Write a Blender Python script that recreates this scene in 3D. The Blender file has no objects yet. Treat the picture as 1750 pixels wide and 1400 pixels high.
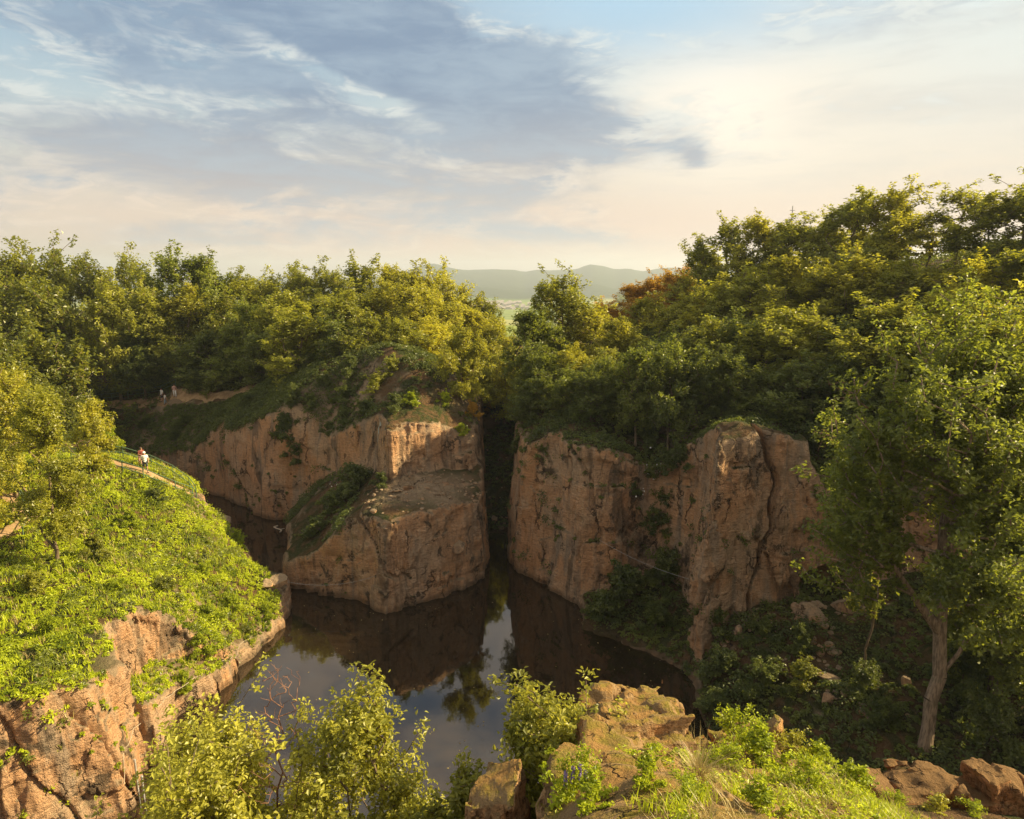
import bpy, math, random
import numpy as np
from mathutils import Vector, Matrix

C = bpy.context.scene
COL = C.collection
R_ = math.radians

# ------------------------------------------------------------------ camera
PITCH = R_(11.3)
CAM_Z = 25.0
cam_d = bpy.data.cameras.new("camera")
cam_d.sensor_width = 36.0
cam_d.lens = 36.0 * 1150 / 1750
cam_d.clip_end = 60000
cam_d.clip_start = 0.1
cam = bpy.data.objects.new("camera", cam_d)
cam.location = (0, 0, CAM_Z)
cam.rotation_euler = (math.pi / 2 - PITCH, 0, 0)
COL.objects.link(cam)
C.camera = cam

# ------------------------------------------------------------------ sun, exposure
SUN_AZ, SUN_EL = 80.0, 31.0          # azimuth right of the view direction, elevation
sdir = Vector((math.sin(R_(SUN_AZ)) * math.cos(R_(SUN_EL)), math.cos(R_(SUN_AZ)) * math.cos(R_(SUN_EL)), math.sin(R_(SUN_EL))))
sun_d = bpy.data.lights.new("sun", 'SUN')
sun_d.energy = 5.0
sun_d.angle = R_(0.6)
sun_d.color = (1.0, 0.80, 0.46)
sun = bpy.data.objects.new("sun", sun_d)
sun.rotation_euler = sdir.to_track_quat('Z', 'Y').to_euler()
sun.location = (60, 40, 80)
COL.objects.link(sun)
C.view_settings.view_transform = 'Standard'
C.view_settings.look = 'None'
C.view_settings.gamma = 1.0
C.view_settings.exposure = 1.25
C.render.engine = 'CYCLES'
C.cycles.max_bounces = 6
C.cycles.diffuse_bounces = 3
C.cycles.glossy_bounces = 2
C.cycles.transmission_bounces = 4
C.cycles.volume_bounces = 0
C.cycles.caustics_reflective = False
C.cycles.caustics_refractive = False
C.cycles.use_denoising = True


# ------------------------------------------------------------------ node helper
class NT:
    def __init__(s, tree):
        s.t = tree
        tree.nodes.clear()

    def n(s, typ, **kw):
        nd = s.t.nodes.new(typ)
        for k, v in kw.items():
            setattr(nd, k, v)
        return nd

    def put(s, sock, v):
        if isinstance(v, bpy.types.NodeSocket):
            s.t.links.new(v, sock)
        elif v is not None:
            if hasattr(sock, 'default_value'):
                dv = sock.default_value
                if hasattr(dv, '__len__') and not isinstance(v, (tuple, list)):
                    v = [v] * len(dv)
                elif hasattr(dv, '__len__') and len(dv) == 4 and len(v) == 3:
                    v = tuple(v) + (1.0,)
            sock.default_value = v

    def m(s, op, a, b=None, c=None, clamp=False):
        nd = s.n('ShaderNodeMath', operation=op, use_clamp=clamp)
        for i, v in enumerate((a, b, c)):
            if v is not None:
                s.put(nd.inputs[i], v)
        return nd.outputs[0]

    def mix(s, f, a, b, blend='MIX'):
        nd = s.n('ShaderNodeMix', data_type='RGBA', blend_type=blend)
        s.put(nd.inputs[0], f)
        s.put(nd.inputs[6], a)
        s.put(nd.inputs[7], b)
        return nd.outputs[2]

    def noise(s, vec, scale, detail=3.0, rough=0.55, dist=0.0, col=False, typ='FBM'):
        nd = s.n('ShaderNodeTexNoise')
        s.put(nd.inputs['Vector'], vec)
        nd.inputs['Scale'].default_value = scale
        nd.inputs['Detail'].default_value = detail
        nd.inputs['Roughness'].default_value = rough
        nd.inputs['Distortion'].default_value = dist
        return nd.outputs['Color' if col else 'Fac']

    def ss(s, x, lo, hi):
        nd = s.n('ShaderNodeMapRange', interpolation_type='SMOOTHSTEP')
        s.put(nd.inputs[0], x)
        s.put(nd.inputs[1], lo)
        s.put(nd.inputs[2], hi)
        return nd.outputs[0]

    def mapping(s, vec, scale=(1, 1, 1), loc=(0, 0, 0), rot=(0, 0, 0)):
        nd = s.n('ShaderNodeMapping')
        s.put(nd.inputs['Vector'], vec)
        nd.inputs['Scale'].default_value = scale
        nd.inputs['Location'].default_value = loc
        nd.inputs['Rotation'].default_value = rot
        return nd.outputs[0]

    def comb(s, x, y, z):
        nd = s.n('ShaderNodeCombineXYZ')
        for i, v in enumerate((x, y, z)):
            s.put(nd.inputs[i], v)
        return nd.outputs[0]


# ------------------------------------------------------------------ world: Nishita sky with cloud layers
W = bpy.data.worlds.new("World")
C.world = W
W.use_nodes = True
w = NT(W.node_tree)
sky = w.n('ShaderNodeTexSky', sky_type='NISHITA')
sky.sun_disc = False
sky.sun_elevation = R_(SUN_EL)
sky.sun_rotation = R_(SUN_AZ)
sky.altitude = 200
sky.air_density = 1.2
sky.dust_density = 2.5
sky.ozone_density = 1.5
tc = w.n('ShaderNodeTexCoord')
sep = w.n('ShaderNodeSeparateXYZ')
w.t.links.new(tc.outputs['Generated'], sep.inputs[0])
dx, dy, dz = sep.outputs
az = w.m('MULTIPLY', w.m('ARCTAN2', dx, dy), 57.29578)     # degrees, right of the view direction
el = w.m('MULTIPLY', w.m('ARCSINE', dz), 57.29578)
sv = w.comb(az, w.m('MULTIPLY', el, 2.2), 0.0)             # clouds look flatter towards the horizon
n_big = w.noise(sv, 0.045, 6.0, 0.58, 0.4)
n_mid = w.noise(w.mapping(sv, (1, 1, 1), (13, 7, 3)), 0.11, 6.0, 0.62, 0.6)
n_str = w.noise(w.mapping(sv, (0.6, 1.6, 1), (3, 5, 9), (0, 0, R_(24))), 0.10, 5.0, 0.6, 0.5)


def blob(a0, e0, ra, re, tilt=0.0):
    """soft elliptical patch of sky around azimuth a0, elevation e0"""
    da = w.m('SUBTRACT', az, a0)
    de = w.m('SUBTRACT', el, e0)
    ct, st = math.cos(R_(tilt)), math.sin(R_(tilt))
    p = w.m('ADD', w.m('MULTIPLY', da, ct / ra), w.m('MULTIPLY', de, st / ra))
    q = w.m('ADD', w.m('MULTIPLY', da, -st / re), w.m('MULTIPLY', de, ct / re))
    r2 = w.m('ADD', w.m('MULTIPLY', p, p), w.m('MULTIPLY', q, q))
    return w.m('EXPONENT', w.m('MULTIPLY', r2, -1.0))


def addm(*a):
    r = a[0]
    for x in a[1:]:
        r = w.m('ADD', r, x)
    return r


skyc = w.mix(1.0, sky.outputs[0], (0.115, 0.115, 0.105), 'MULTIPLY')
# thin bright veil and warm glow low on the sun's side
veil = w.ss(addm(w.m('MULTIPLY', n_big, 0.8), w.m('MULTIPLY', blob(30, 9, 24, 10), 0.9), w.m('MULTIPLY', blob(-10, 5, 40, 7), 0.45)), 0.25, 1.0)
warm = w.ss(el, 17.0, 2.0)
veilc = w.mix(warm, (0.50, 0.545, 0.53), (0.56, 0.43, 0.33))
veilc = w.mix(w.m('MULTIPLY', blob(18, 11.5, 12, 6.5), w.m('ADD', 0.35, w.m('MULTIPLY', n_mid, 0.9)), None, True), veilc, (0.70, 0.605, 0.48))
veilc = w.mix(w.m('MULTIPLY', w.ss(n_str, 0.42, 0.68), 0.5), veilc, (0.42, 0.40, 0.38))
veilc = w.mix(w.m('MULTIPLY', w.ss(el, 8.0, 1.5), 0.85), veilc, (0.60, 0.42, 0.345))
c1 = w.mix(w.m('MULTIPLY', veil, 0.92), skyc, veilc)
# bright glow where the low sun stands behind the cloud edge
c1 = w.mix(w.m('MULTIPLY', blob(15.5, 12.8, 6.5, 4.2, -10), 0.85), c1, (0.72, 0.66, 0.565))
# broken bright cloud higher up
c1 = w.mix(w.m('MULTIPLY', w.ss(el, 21, 30), w.ss(n_big, 0.42, 0.62)), c1, (0.66, 0.56, 0.46))
# open pale blue towards the top right of the view
c1 = w.mix(w.m('MULTIPLY', blob(9, 20.0, 12, 3.6, -6), 0.95), c1, (0.30, 0.445, 0.56))
# dark blue-grey bank sweeping from the upper left to the middle
dens = addm(w.m('MULTIPLY', blob(-22, 17, 24, 8.0, -14), 0.80),
            w.m('MULTIPLY', blob(-5, 15.0, 15, 5.0, -18), 0.80),
            w.m('MULTIPLY', blob(4, 12.8, 7, 2.6, -20), 0.38),
            w.m('MULTIPLY', blob(-30, 8, 18, 4.2, -8), 0.62),
            w.m('MULTIPLY', blob(-9, 6.6, 15, 2.4, -4), 0.45),
            w.m('MULTIPLY', blob(-26, 2.5, 14, 1.2, 0), 0.42),
            w.m('MULTIPLY', blob(2, 3.0, 11, 1.0, 0), 0.40),
            w.m('MULTIPLY', blob(14.5, 9.0, 1.5, 1.1, 0), 0.8),
            w.m('MULTIPLY', blob(-60, 30, 60, 24, 0), 0.22),
            w.m('MULTIPLY', blob(32, 19, 10, 4, 0), 0.5),
            w.m('MULTIPLY', blob(-13, 14.2, 9, 1.0, -22), -0.75),
            w.m('MULTIPLY', blob(-33, 13, 8, 1.6, -10), -0.6),
            w.m('MULTIPLY', blob(8, 20.5, 9, 3, -6), -0.6))
n_fin = w.noise(w.mapping(sv, (0.8, 1.3, 1), (31, 2, 5), (0, 0, R_(18))), 0.30, 6.0, 0.65, 0.7)
tex = addm(w.m('MULTIPLY', w.m('SUBTRACT', n_mid, 0.5), 1.7), w.m('MULTIPLY', w.m('SUBTRACT', n_str, 0.5), 1.5), w.m('MULTIPLY', w.m('SUBTRACT', n_fin, 0.5), 1.2))
cl = w.ss(w.m('ADD', dens, tex), 0.08, 0.92)
darkc = w.mix(w.ss(el, 15, 3), (0.125, 0.190, 0.290), (0.34, 0.31, 0.31))
shade = w.ss(w.m('ADD', w.m('MULTIPLY', n_str, 0.6), w.m('MULTIPLY', n_fin, 0.4)), 0.38, 0.66)
darkc = w.mix(w.m('MULTIPLY', shade, 0.6), darkc, (0.28, 0.36, 0.43))
c2 = w.mix(w.m('MULTIPLY', cl, 0.90), c1, darkc)
# sunlit fringes where the bank thins out
fr = w.m('MULTIPLY', w.m('MULTIPLY', cl, w.m('SUBTRACT', 1.0, cl)), 4.0)
fr = w.m('MULTIPLY', fr, w.ss(n_fin, 0.42, 0.62))
c2 = w.mix(w.m('MULTIPLY', fr, 0.55), c2, w.mix(w.ss(el, 12, 4), (0.62, 0.63, 0.58), (0.70, 0.54, 0.40)))
# warm fill added to the unseen sky behind the viewpoint, brightens the cliffs
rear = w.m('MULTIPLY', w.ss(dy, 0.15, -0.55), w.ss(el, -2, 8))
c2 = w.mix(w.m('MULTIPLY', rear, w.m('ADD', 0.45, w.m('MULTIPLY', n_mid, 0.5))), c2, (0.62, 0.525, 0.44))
# below the horizon a dull earth tone
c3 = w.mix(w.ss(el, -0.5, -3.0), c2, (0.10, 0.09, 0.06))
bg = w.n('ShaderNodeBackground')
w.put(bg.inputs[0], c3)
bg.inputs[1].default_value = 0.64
wo = w.n('ShaderNodeOutputWorld')
w.t.links.new(bg.outputs[0], wo.inputs[0])

# ------------------------------------------------------------------ numeric helpers
CP, SP = math.cos(PITCH), math.sin(PITCH)


def ray(px, py):
    u, v = (px - 875) / 1150.0, (700 - py) / 1150.0
    return np.array([u, CP + v * SP, -SP + v * CP])


def at(px, py, Y):
    d = ray(px, py)
    p = np.array([0, 0, CAM_Z]) + d * (Y / d[1])
    return float(p[0]), float(p[1]), float(p[2])


def hash3(ix, iy, iz, seed):
    h = (ix.astype(np.uint32) * np.uint32(374761393)) ^ (iy.astype(np.uint32) * np.uint32(668265263)) ^ (iz.astype(np.uint32) * np.uint32(2147483647)) ^ np.uint32((seed * 2246822519) & 0xffffffff)
    h = (h ^ (h >> np.uint32(13))) * np.uint32(1274126177)
    h = (h ^ (h >> np.uint32(16))) * np.uint32(2654435761)
    return ((h >> np.uint32(8)).astype(np.float32)) / np.float32(16777216.0)


def vnoise(x, y, z, seed=0):
    """smooth value noise, about -1..1"""
    x0, y0, z0 = np.floor(x), np.floor(y), np.floor(z)
    fx, fy, fz = (x - x0), (y - y0), (z - z0)
    fx = fx * fx * (3 - 2 * fx)
    fy = fy * fy * (3 - 2 * fy)
    fz = fz * fz * (3 - 2 * fz)
    ix, iy, iz = x0.astype(np.int64), y0.astype(np.int64), z0.astype(np.int64)
    r = 0
    for a in (0, 1):
        wx = fx if a else 1 - fx
        for b in (0, 1):
            wy = fy if b else 1 - fy
            for c in (0, 1):
                wz = fz if c else 1 - fz
                r = r + wx * wy * wz * hash3(ix + a, iy + b, iz + c, seed)
    return (r * 2 - 1).astype(np.float32)


def fbm(x, y, z, octv=3, seed=0, gain=0.5):
    s, a, f = 0, 1.0, 1.0
    for o in range(octv):
        s = s + a * vnoise(x * f, y * f, z * f, seed + o * 17)
        a *= gain
        f *= 2.03
    return s


class RBF:
    """thin plate surface through control points (x, y, z)"""
    def __init__(s, pts, lam=0.3):
        p = np.array(pts, float)
        s.c = p[:, :2]
        n = len(p)
        d2 = ((s.c[:, None] - s.c[None]) ** 2).sum(-1)
        K = 0.5 * d2 * np.log(d2 + 1e-9) + lam * np.eye(n)
        P = np.c_[np.ones(n), s.c]
        A = np.zeros((n + 3, n + 3))
        A[:n, :n], A[:n, n:], A[n:, :n] = K, P, P.T
        s.w = np.linalg.solve(A, np.r_[p[:, 2], 0, 0, 0])

    def __call__(s, x, y):
        x, y = np.asarray(x, float), np.asarray(y, float)
        r = s.w[-3] + s.w[-2] * x + s.w[-1] * y
        for (cx, cy), wt in zip(s.c, s.w[:-3]):
            d2 = (x - cx) ** 2 + (y - cy) ** 2
            r = r + wt * 0.5 * d2 * np.log(d2 + 1e-9)
        return r


def polydist(poly, x, y):
    """signed distance to a polygon, negative inside"""
    p = np.array(poly, float)
    d = np.full(x.shape, 1e9)
    ins = np.zeros(x.shape, bool)
    for i in range(len(p)):
        ax, ay = p[i - 1]
        bx, by = p[i]
        ex, ey = bx - ax, by - ay
        t = np.clip(((x - ax) * ex + (y - ay) * ey) / (ex * ex + ey * ey), 0, 1)
        d = np.minimum(d, (x - ax - t * ex) ** 2 + (y - ay - t * ey) ** 2)
        cr = ((ay > y) != (by > y))
        with np.errstate(divide='ignore', invalid='ignore'):
            xi = (bx - ax) * (y - ay) / (by - ay + 1e-12) + ax
        ins ^= cr & (x < xi)
    d = np.sqrt(d)
    return np.where(ins, -d, d)


def mesh_obj(name, V, F, mat, parent=None, smooth=True, attrs=None, link=True):
    """V (n,3); F (m,3|4) index array -> linked object"""
    me = bpy.data.meshes.new(name)
    V = np.asarray(V, np.float32)
    F = np.asarray(F, np.int32)
    k = F.shape[1]
    me.vertices.add(len(V))
    me.vertices.foreach_set('co', V.ravel())
    me.loops.add(F.size)
    me.loops.foreach_set('vertex_index', F.ravel())
    me.polygons.add(len(F))
    me.polygons.foreach_set('loop_start', np.arange(0, F.size, k, dtype=np.int32))
    me.polygons.foreach_set('loop_total', np.full(len(F), k, np.int32))
    me.polygons.foreach_set('use_smooth', np.full(len(F), smooth))
    if attrs:
        for an, (dom, arr) in attrs.items():
            a = me.attributes.new(an, 'FLOAT', dom)
            a.data.foreach_set('value', np.asarray(arr, np.float32))
    me.update(calc_edges=True)
    if mat:
        me.materials.append(mat)
    o = bpy.data.objects.new(name, me)
    if link:
        COL.objects.link(o)
    if parent:
        o.parent = parent
    return o


def surface_nets(F, org, h):
    """zero surface of F on a regular grid -> vertices, quads"""
    S = F < 0
    nx, ny, nz = F.shape
    cnt = np.zeros((nx - 1, ny - 1, nz - 1), np.int8)
    for a in (0, 1):
        for b in (0, 1):
            for c in (0, 1):
                cnt += S[a:nx - 1 + a, b:ny - 1 + b, c:nz - 1 + c]
    I = np.argwhere((cnt > 0) & (cnt < 8))
    idx = np.full(cnt.shape, -1, np.int32)
    idx[I[:, 0], I[:, 1], I[:, 2]] = np.arange(len(I))
    acc = np.zeros((len(I), 3))
    num = np.zeros(len(I))
    val = {}
    for a in (0, 1):
        for b in (0, 1):
            for c in (0, 1):
                val[a, b, c] = F[I[:, 0] + a, I[:, 1] + b, I[:, 2] + c].astype(float)
    for ax in range(3):
        for p in (0, 1):
            for q in (0, 1):
                k0 = [p, q]
                k0.insert(ax, 0)
                k1 = [p, q]
                k1.insert(ax, 1)
                v0, v1 = val[tuple(k0)], val[tuple(k1)]
                m = (v0 < 0) != (v1 < 0)
                t = np.where(m, v0 / np.where(m, v0 - v1, 1), 0)
                pt = np.array(k0)[None] + np.zeros((len(I), 3))
                pt[:, ax] += t
                acc += pt * m[:, None]
                num += m
    V = (I + acc / num[:, None]) * h + np.array(org)
    Q = []
    for ax in range(3):
        o1, o2 = [i for i in range(3) if i != ax]
        sl0, sl1 = [slice(None)] * 3, [slice(None)] * 3
        sl0[ax], sl1[ax] = slice(0, -1), slice(1, None)
        A, B = S[tuple(sl0)], S[tuple(sl1)]
        E = np.argwhere(A != B)
        sh = F.shape
        ok = (E[:, o1] > 0) & (E[:, o2] > 0) & (E[:, o1] < sh[o1] - 1) & (E[:, o2] < sh[o2] - 1)
        E = E[ok]

        def cell(d1, d2):
            e = E.copy()
            e[:, o1] -= d1
            e[:, o2] -= d2
            return idx[e[:, 0], e[:, 1], e[:, 2]]
        q = np.c_[cell(1, 1), cell(0, 1), cell(0, 0), cell(1, 0)]
        fl = A[E[:, 0], E[:, 1], E[:, 2]]
        if ax == 1:
            fl = ~fl
        q = np.where(fl[:, None], q, q[:, ::-1])
        Q.append(q)
    return V, np.concatenate(Q)


# ------------------------------------------------------------------ terrain: rock masses (footprint, top heights)
POLY_LL = [(-18.0, 30.5), (-18.6, 32), (-18.7, 34.4), (-17.6, 37.2), (-17.3, 39.5), (-21, 40), (-23, 34), (-21, 30.5)]
TOP_LL = [(-18.6, 31, 3.4), (-18.9, 32.6, 2.5), (-18.8, 34.4, 2.1), (-17.8, 37.2, 1.4), (-17.6, 39.5, 1.1), (-20.5, 32.5, 3.4), (-20.6, 35, 2.9), (-20, 38.5, 2.4), (-22.5, 34, 4.4)]
POLY_L = [(-18.1, 27.1), (-18.8, 29.4), (-18.7, 30.9), (-19.9, 31.9), (-20.7, 33.2), (-20.3, 34.4), (-20.7, 35.3), (-20.1, 36.6), (-18.9, 37.6), (-17.7, 38.4), (-17.4, 40.3), (-16.7, 44), (-16.4, 47.6), (-17.8, 49.0), (-20.4, 51.6),
          (-21.6, 53.6), (-23.6, 54.9), (-25.6, 55.6), (-27.3, 58.6), (-30.5, 60.5), (-36, 65), (-46, 72), (-95, 80), (-95, 14), (-45, 15), (-30, 20), (-22.4, 24.2)]
TOP_L = [(-17.5, 47.6, 2.3), (-17.2, 44, 1.2), (-17.6, 40, 1.1), (-19.2, 38.2, 3.0), (-18.9, 30, 5.6), (-18.4, 28, 6.3), (-22, 25.5, 7.3), (-30, 22, 8.0),
         (-21.3, 31.4, 6.9), (-20.6, 40.2, 4.2), (-20.7, 36, 5.8), (-20.4, 44, 3.3), (-21.3, 51.2, 2.2), (-23.6, 53.4, 4.0), (-27.6, 56.2, 6.9), (-29.4, 52, 9.0),
         (-24.5, 48, 5.6), (-28.8, 40, 7.3), (-24.5, 31, 7.0), (-35, 45, 9.3), (-45, 40, 11), (-38, 58, 9.0), (-33, 56, 9.1), (-34, 30, 8.6), (-50, 58, 10.5), (-70, 50, 13), (-70, 20, 10), (-70, 70, 10)]
POLY_U = [(-46, 80), (-37.7, 77), (-32.9, 73.7), (-32.4, 72.6), (-29, 70), (-25.8, 67.0), (-25.0, 66.5), (-20.5, 65.0), (-16.2, 61.6), (-13.0, 58.2), (-11.2, 54.3), (-10.0, 54.0), (-8.8, 55.0), (-6.4, 55.8), (-5.6, 56.6), (-3.1, 57.0),
          (-2.5, 58.5), (-2.7, 66), (-3.2, 76), (-2.6, 88), (-2, 120), (-95, 120), (-95, 84)]
TOP_U = [(-32.9, 74.2, 8.4), (-37.7, 77.7, 5.4), (-46, 81, 4.2), (-29.4, 71.2, 9.0), (-25.8, 68, 10.6), (-22.5, 67, 12.1), (-18, 64.5, 10.2), (-14.2, 60, 11.4), (-11.2, 56.2, 12.8), (-7.6, 57.6, 13.0), (-3.4, 58, 10.6),
         (-13, 67, 16.8), (-9, 66, 16.8), (-6.3, 63.5, 15.0), (-3.8, 64, 12.6), (-19, 69, 14.9), (-24.7, 73, 13.6), (-31.3, 80, 11.9), (-43, 85, 10.0), (-54, 88, 8.3), (-20, 85, 13.5), (-10, 82, 14), (-4, 76, 12.5), (-60, 105, 12),
         (-38, 79.5, 7.2), (-33, 76.5, 9.6), (-20, 110, 12), (-5, 100, 11), (-80, 95, 10)]
POLY_M = [(-23.1, 66.8), (-18.6, 51.4), (-17.4, 50.6), (-14.6, 49.4), (-12.4, 48.9), (-9.3, 46.8), (-5.2, 49.2), (-4.9, 50.2), (-3.4, 51.6), (-2.5, 53.6), (-2.3, 57), (-2.6, 62), (-12, 66)]
TOP_M = [(-9.3, 47.4, 7.1), (-5.0, 49.8, 7.3), (-3.0, 54, 6.9), (-8, 55, 8.0), (-4, 57, 8.0), (-11.6, 52, 7.2), (-13.2, 51.5, 6.2), (-15, 51, 4.0), (-18, 52.0, 2.6), (-19.4, 56, 2.9), (-15, 56, 5.2),
         (-12, 57.5, 7.6), (-16, 61, 7.0), (-20.6, 62, 2.6), (-18.5, 64, 4.8), (-10, 59, 8.4), (-12.6, 50, 6.6)]
POLY_R = [(0.3, 53.6), (3.0, 51.9), (3.5, 50.6), (4.9, 48.5), (6.3, 47.9), (8.2, 48.0), (9.8, 48.9), (11.4, 48.6), (12.5, 46.8), (12.5, 44.0), (11.5, 39.3), (12.0, 38.8), (13.0, 39.4), (14.2, 39.9), (15.4, 40.2), (16.2, 41.0), (17.4, 40.6), (19.3, 41.3), (21, 41.8), (22.6, 41.3),
          (26, 41.0), (30, 38.5), (40, 34), (95, 30), (95, 120), (1.5, 120), (0.8, 88), (0.2, 72), (-0.35, 62), (-0.2, 56.5)]
TOP_R = [(0.5, 54.3, 10.6), (1.5, 57, 12.2), (3.2, 53, 12.6), (6.0, 50.3, 12.6), (8.0, 49.6, 12.2), (10.6, 49.6, 11.0), (11.2, 52.6, 11.6), (13.4, 47.5, 13.4), (12.0, 39.9, 14.0), (14.3, 40.6, 14.9), (16.5, 41.6, 15.1), (18.2, 41.6, 14.7), (19.3, 41.9, 13.5), (20.5, 42.0, 11.4), (12.6, 41.5, 14.2), (12.8, 43.6, 14.4), (14.6, 43, 15.2), (18, 43.5, 14.6), (20.6, 43.4, 12.0), (24, 42.0, 9.8), (30, 41, 11),
         (12.3, 62, 16.2), (7, 58, 14.4), (20, 52, 16.6), (25, 55, 19), (35, 60, 23.5), (45, 50, 25), (30, 46, 15), (38, 40, 16), (20, 70, 19), (5, 70, 14.5), (2, 64, 12.6), (10, 85, 16.5), (40, 80, 25), (60, 60, 28), (70, 100, 27), (4, 100, 11), (25, 105, 17), (70, 35, 20)]
POLY_S = [(4.9, 49), (5.1, 46.5), (4.8, 44.4), (6.6, 42.9), (9.3, 41.4), (11.1, 39.4), (11.2, 37.4), (10.7, 34.6), (10.4, 31), (10.9, 26), (11.0, 18), (12, 10), (95, 8), (95, 60), (20, 52)]
TOP_S = [(4.9, 45, 0.2), (9.3, 41.6, 0.3), (7, 46.5, 1.0), (11.4, 42.4, 0.7), (11.8, 38.4, 0.7), (11.0, 34.6, 0.25), (11.0, 26, 0.6), (11.6, 20, 3), (14.5, 40, 2.9), (18, 41, 3.6), (22, 41, 4.9), (26, 40, 5.6),
         (14, 36, 2.0), (19.5, 28, 3.0), (17.9, 31, 3.3), (19.2, 39, 3.7), (15, 31, 1.7), (15, 22, 2.8), (26, 30, 5.5), (32, 36, 9), (40, 30, 11), (24, 20, 5.5), (60, 30, 16), (19, 35, 2.9), (13, 12, 9.5), (20, 12, 9), (40, 12, 11)]
POLY_N = [(-95, 17), (-40, 17), (-30, 16), (-20, 12.5), (-8, 11.4), (-2, 11.6), (0.4, 10.6), (3.6, 11.6), (6, 13.2), (8.6, 14.8), (12.4, 15.4), (16, 14.2), (95, 14), (95, -30), (-95, -30)]
TOP_N = [(-40, 14, 8), (-20, 10, 10), (-8, 10, 12.4), (-4, 9.5, 12.8), (-0.6, 9.8, 14.5), (1, 9, 15.8), (3, 10.6, 15), (6, 11.6, 13.6), (8, 13.6, 13.2), (11, 14.3, 12.8), (15, 12.5, 11.6), (-4, 3, 18), (0, 0, 21), (5, 5, 18.2), (10, 6, 16.4), (20, 5, 13),
         (-20, 0, 16), (0, -20, 23), (40, 0, 14), (9, 10.5, 14.4)]
POLY_K = [(-4.5, 61), (2, 61), (2.4, 125), (-4.5, 125)]
TOP_K = [(-1, 62, -0.3), (-1, 64.5, 0.5), (-1, 68, 1.8), (-1, 75, 5.0), (-1, 84, 9), (-1, 100, 11), (-3, 90, 10.5), (1, 90, 10.5)]
MASSES = [(POLY_LL, RBF(TOP_LL), 'LL'), (POLY_K, RBF(TOP_K), 'K'), (POLY_L, RBF(TOP_L), 'L'), (POLY_U, RBF(TOP_U), 'U'), (POLY_M, RBF(TOP_M), 'M'), (POLY_R, RBF(TOP_R), 'R'), (POLY_S, RBF(TOP_S), 'S'), (POLY_N, RBF(TOP_N), 'N')]


def ground_z(x, y):
    x, y = np.atleast_1d(np.asarray(x, float)), np.atleast_1d(np.asarray(y, float))
    z = np.full(x.shape, -2.0)
    for poly, top, _ in MASSES:
        ins = polydist(poly, x, y) < 0
        z = np.where(ins, np.maximum(z, top(x, y)), z)
    return z


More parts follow.
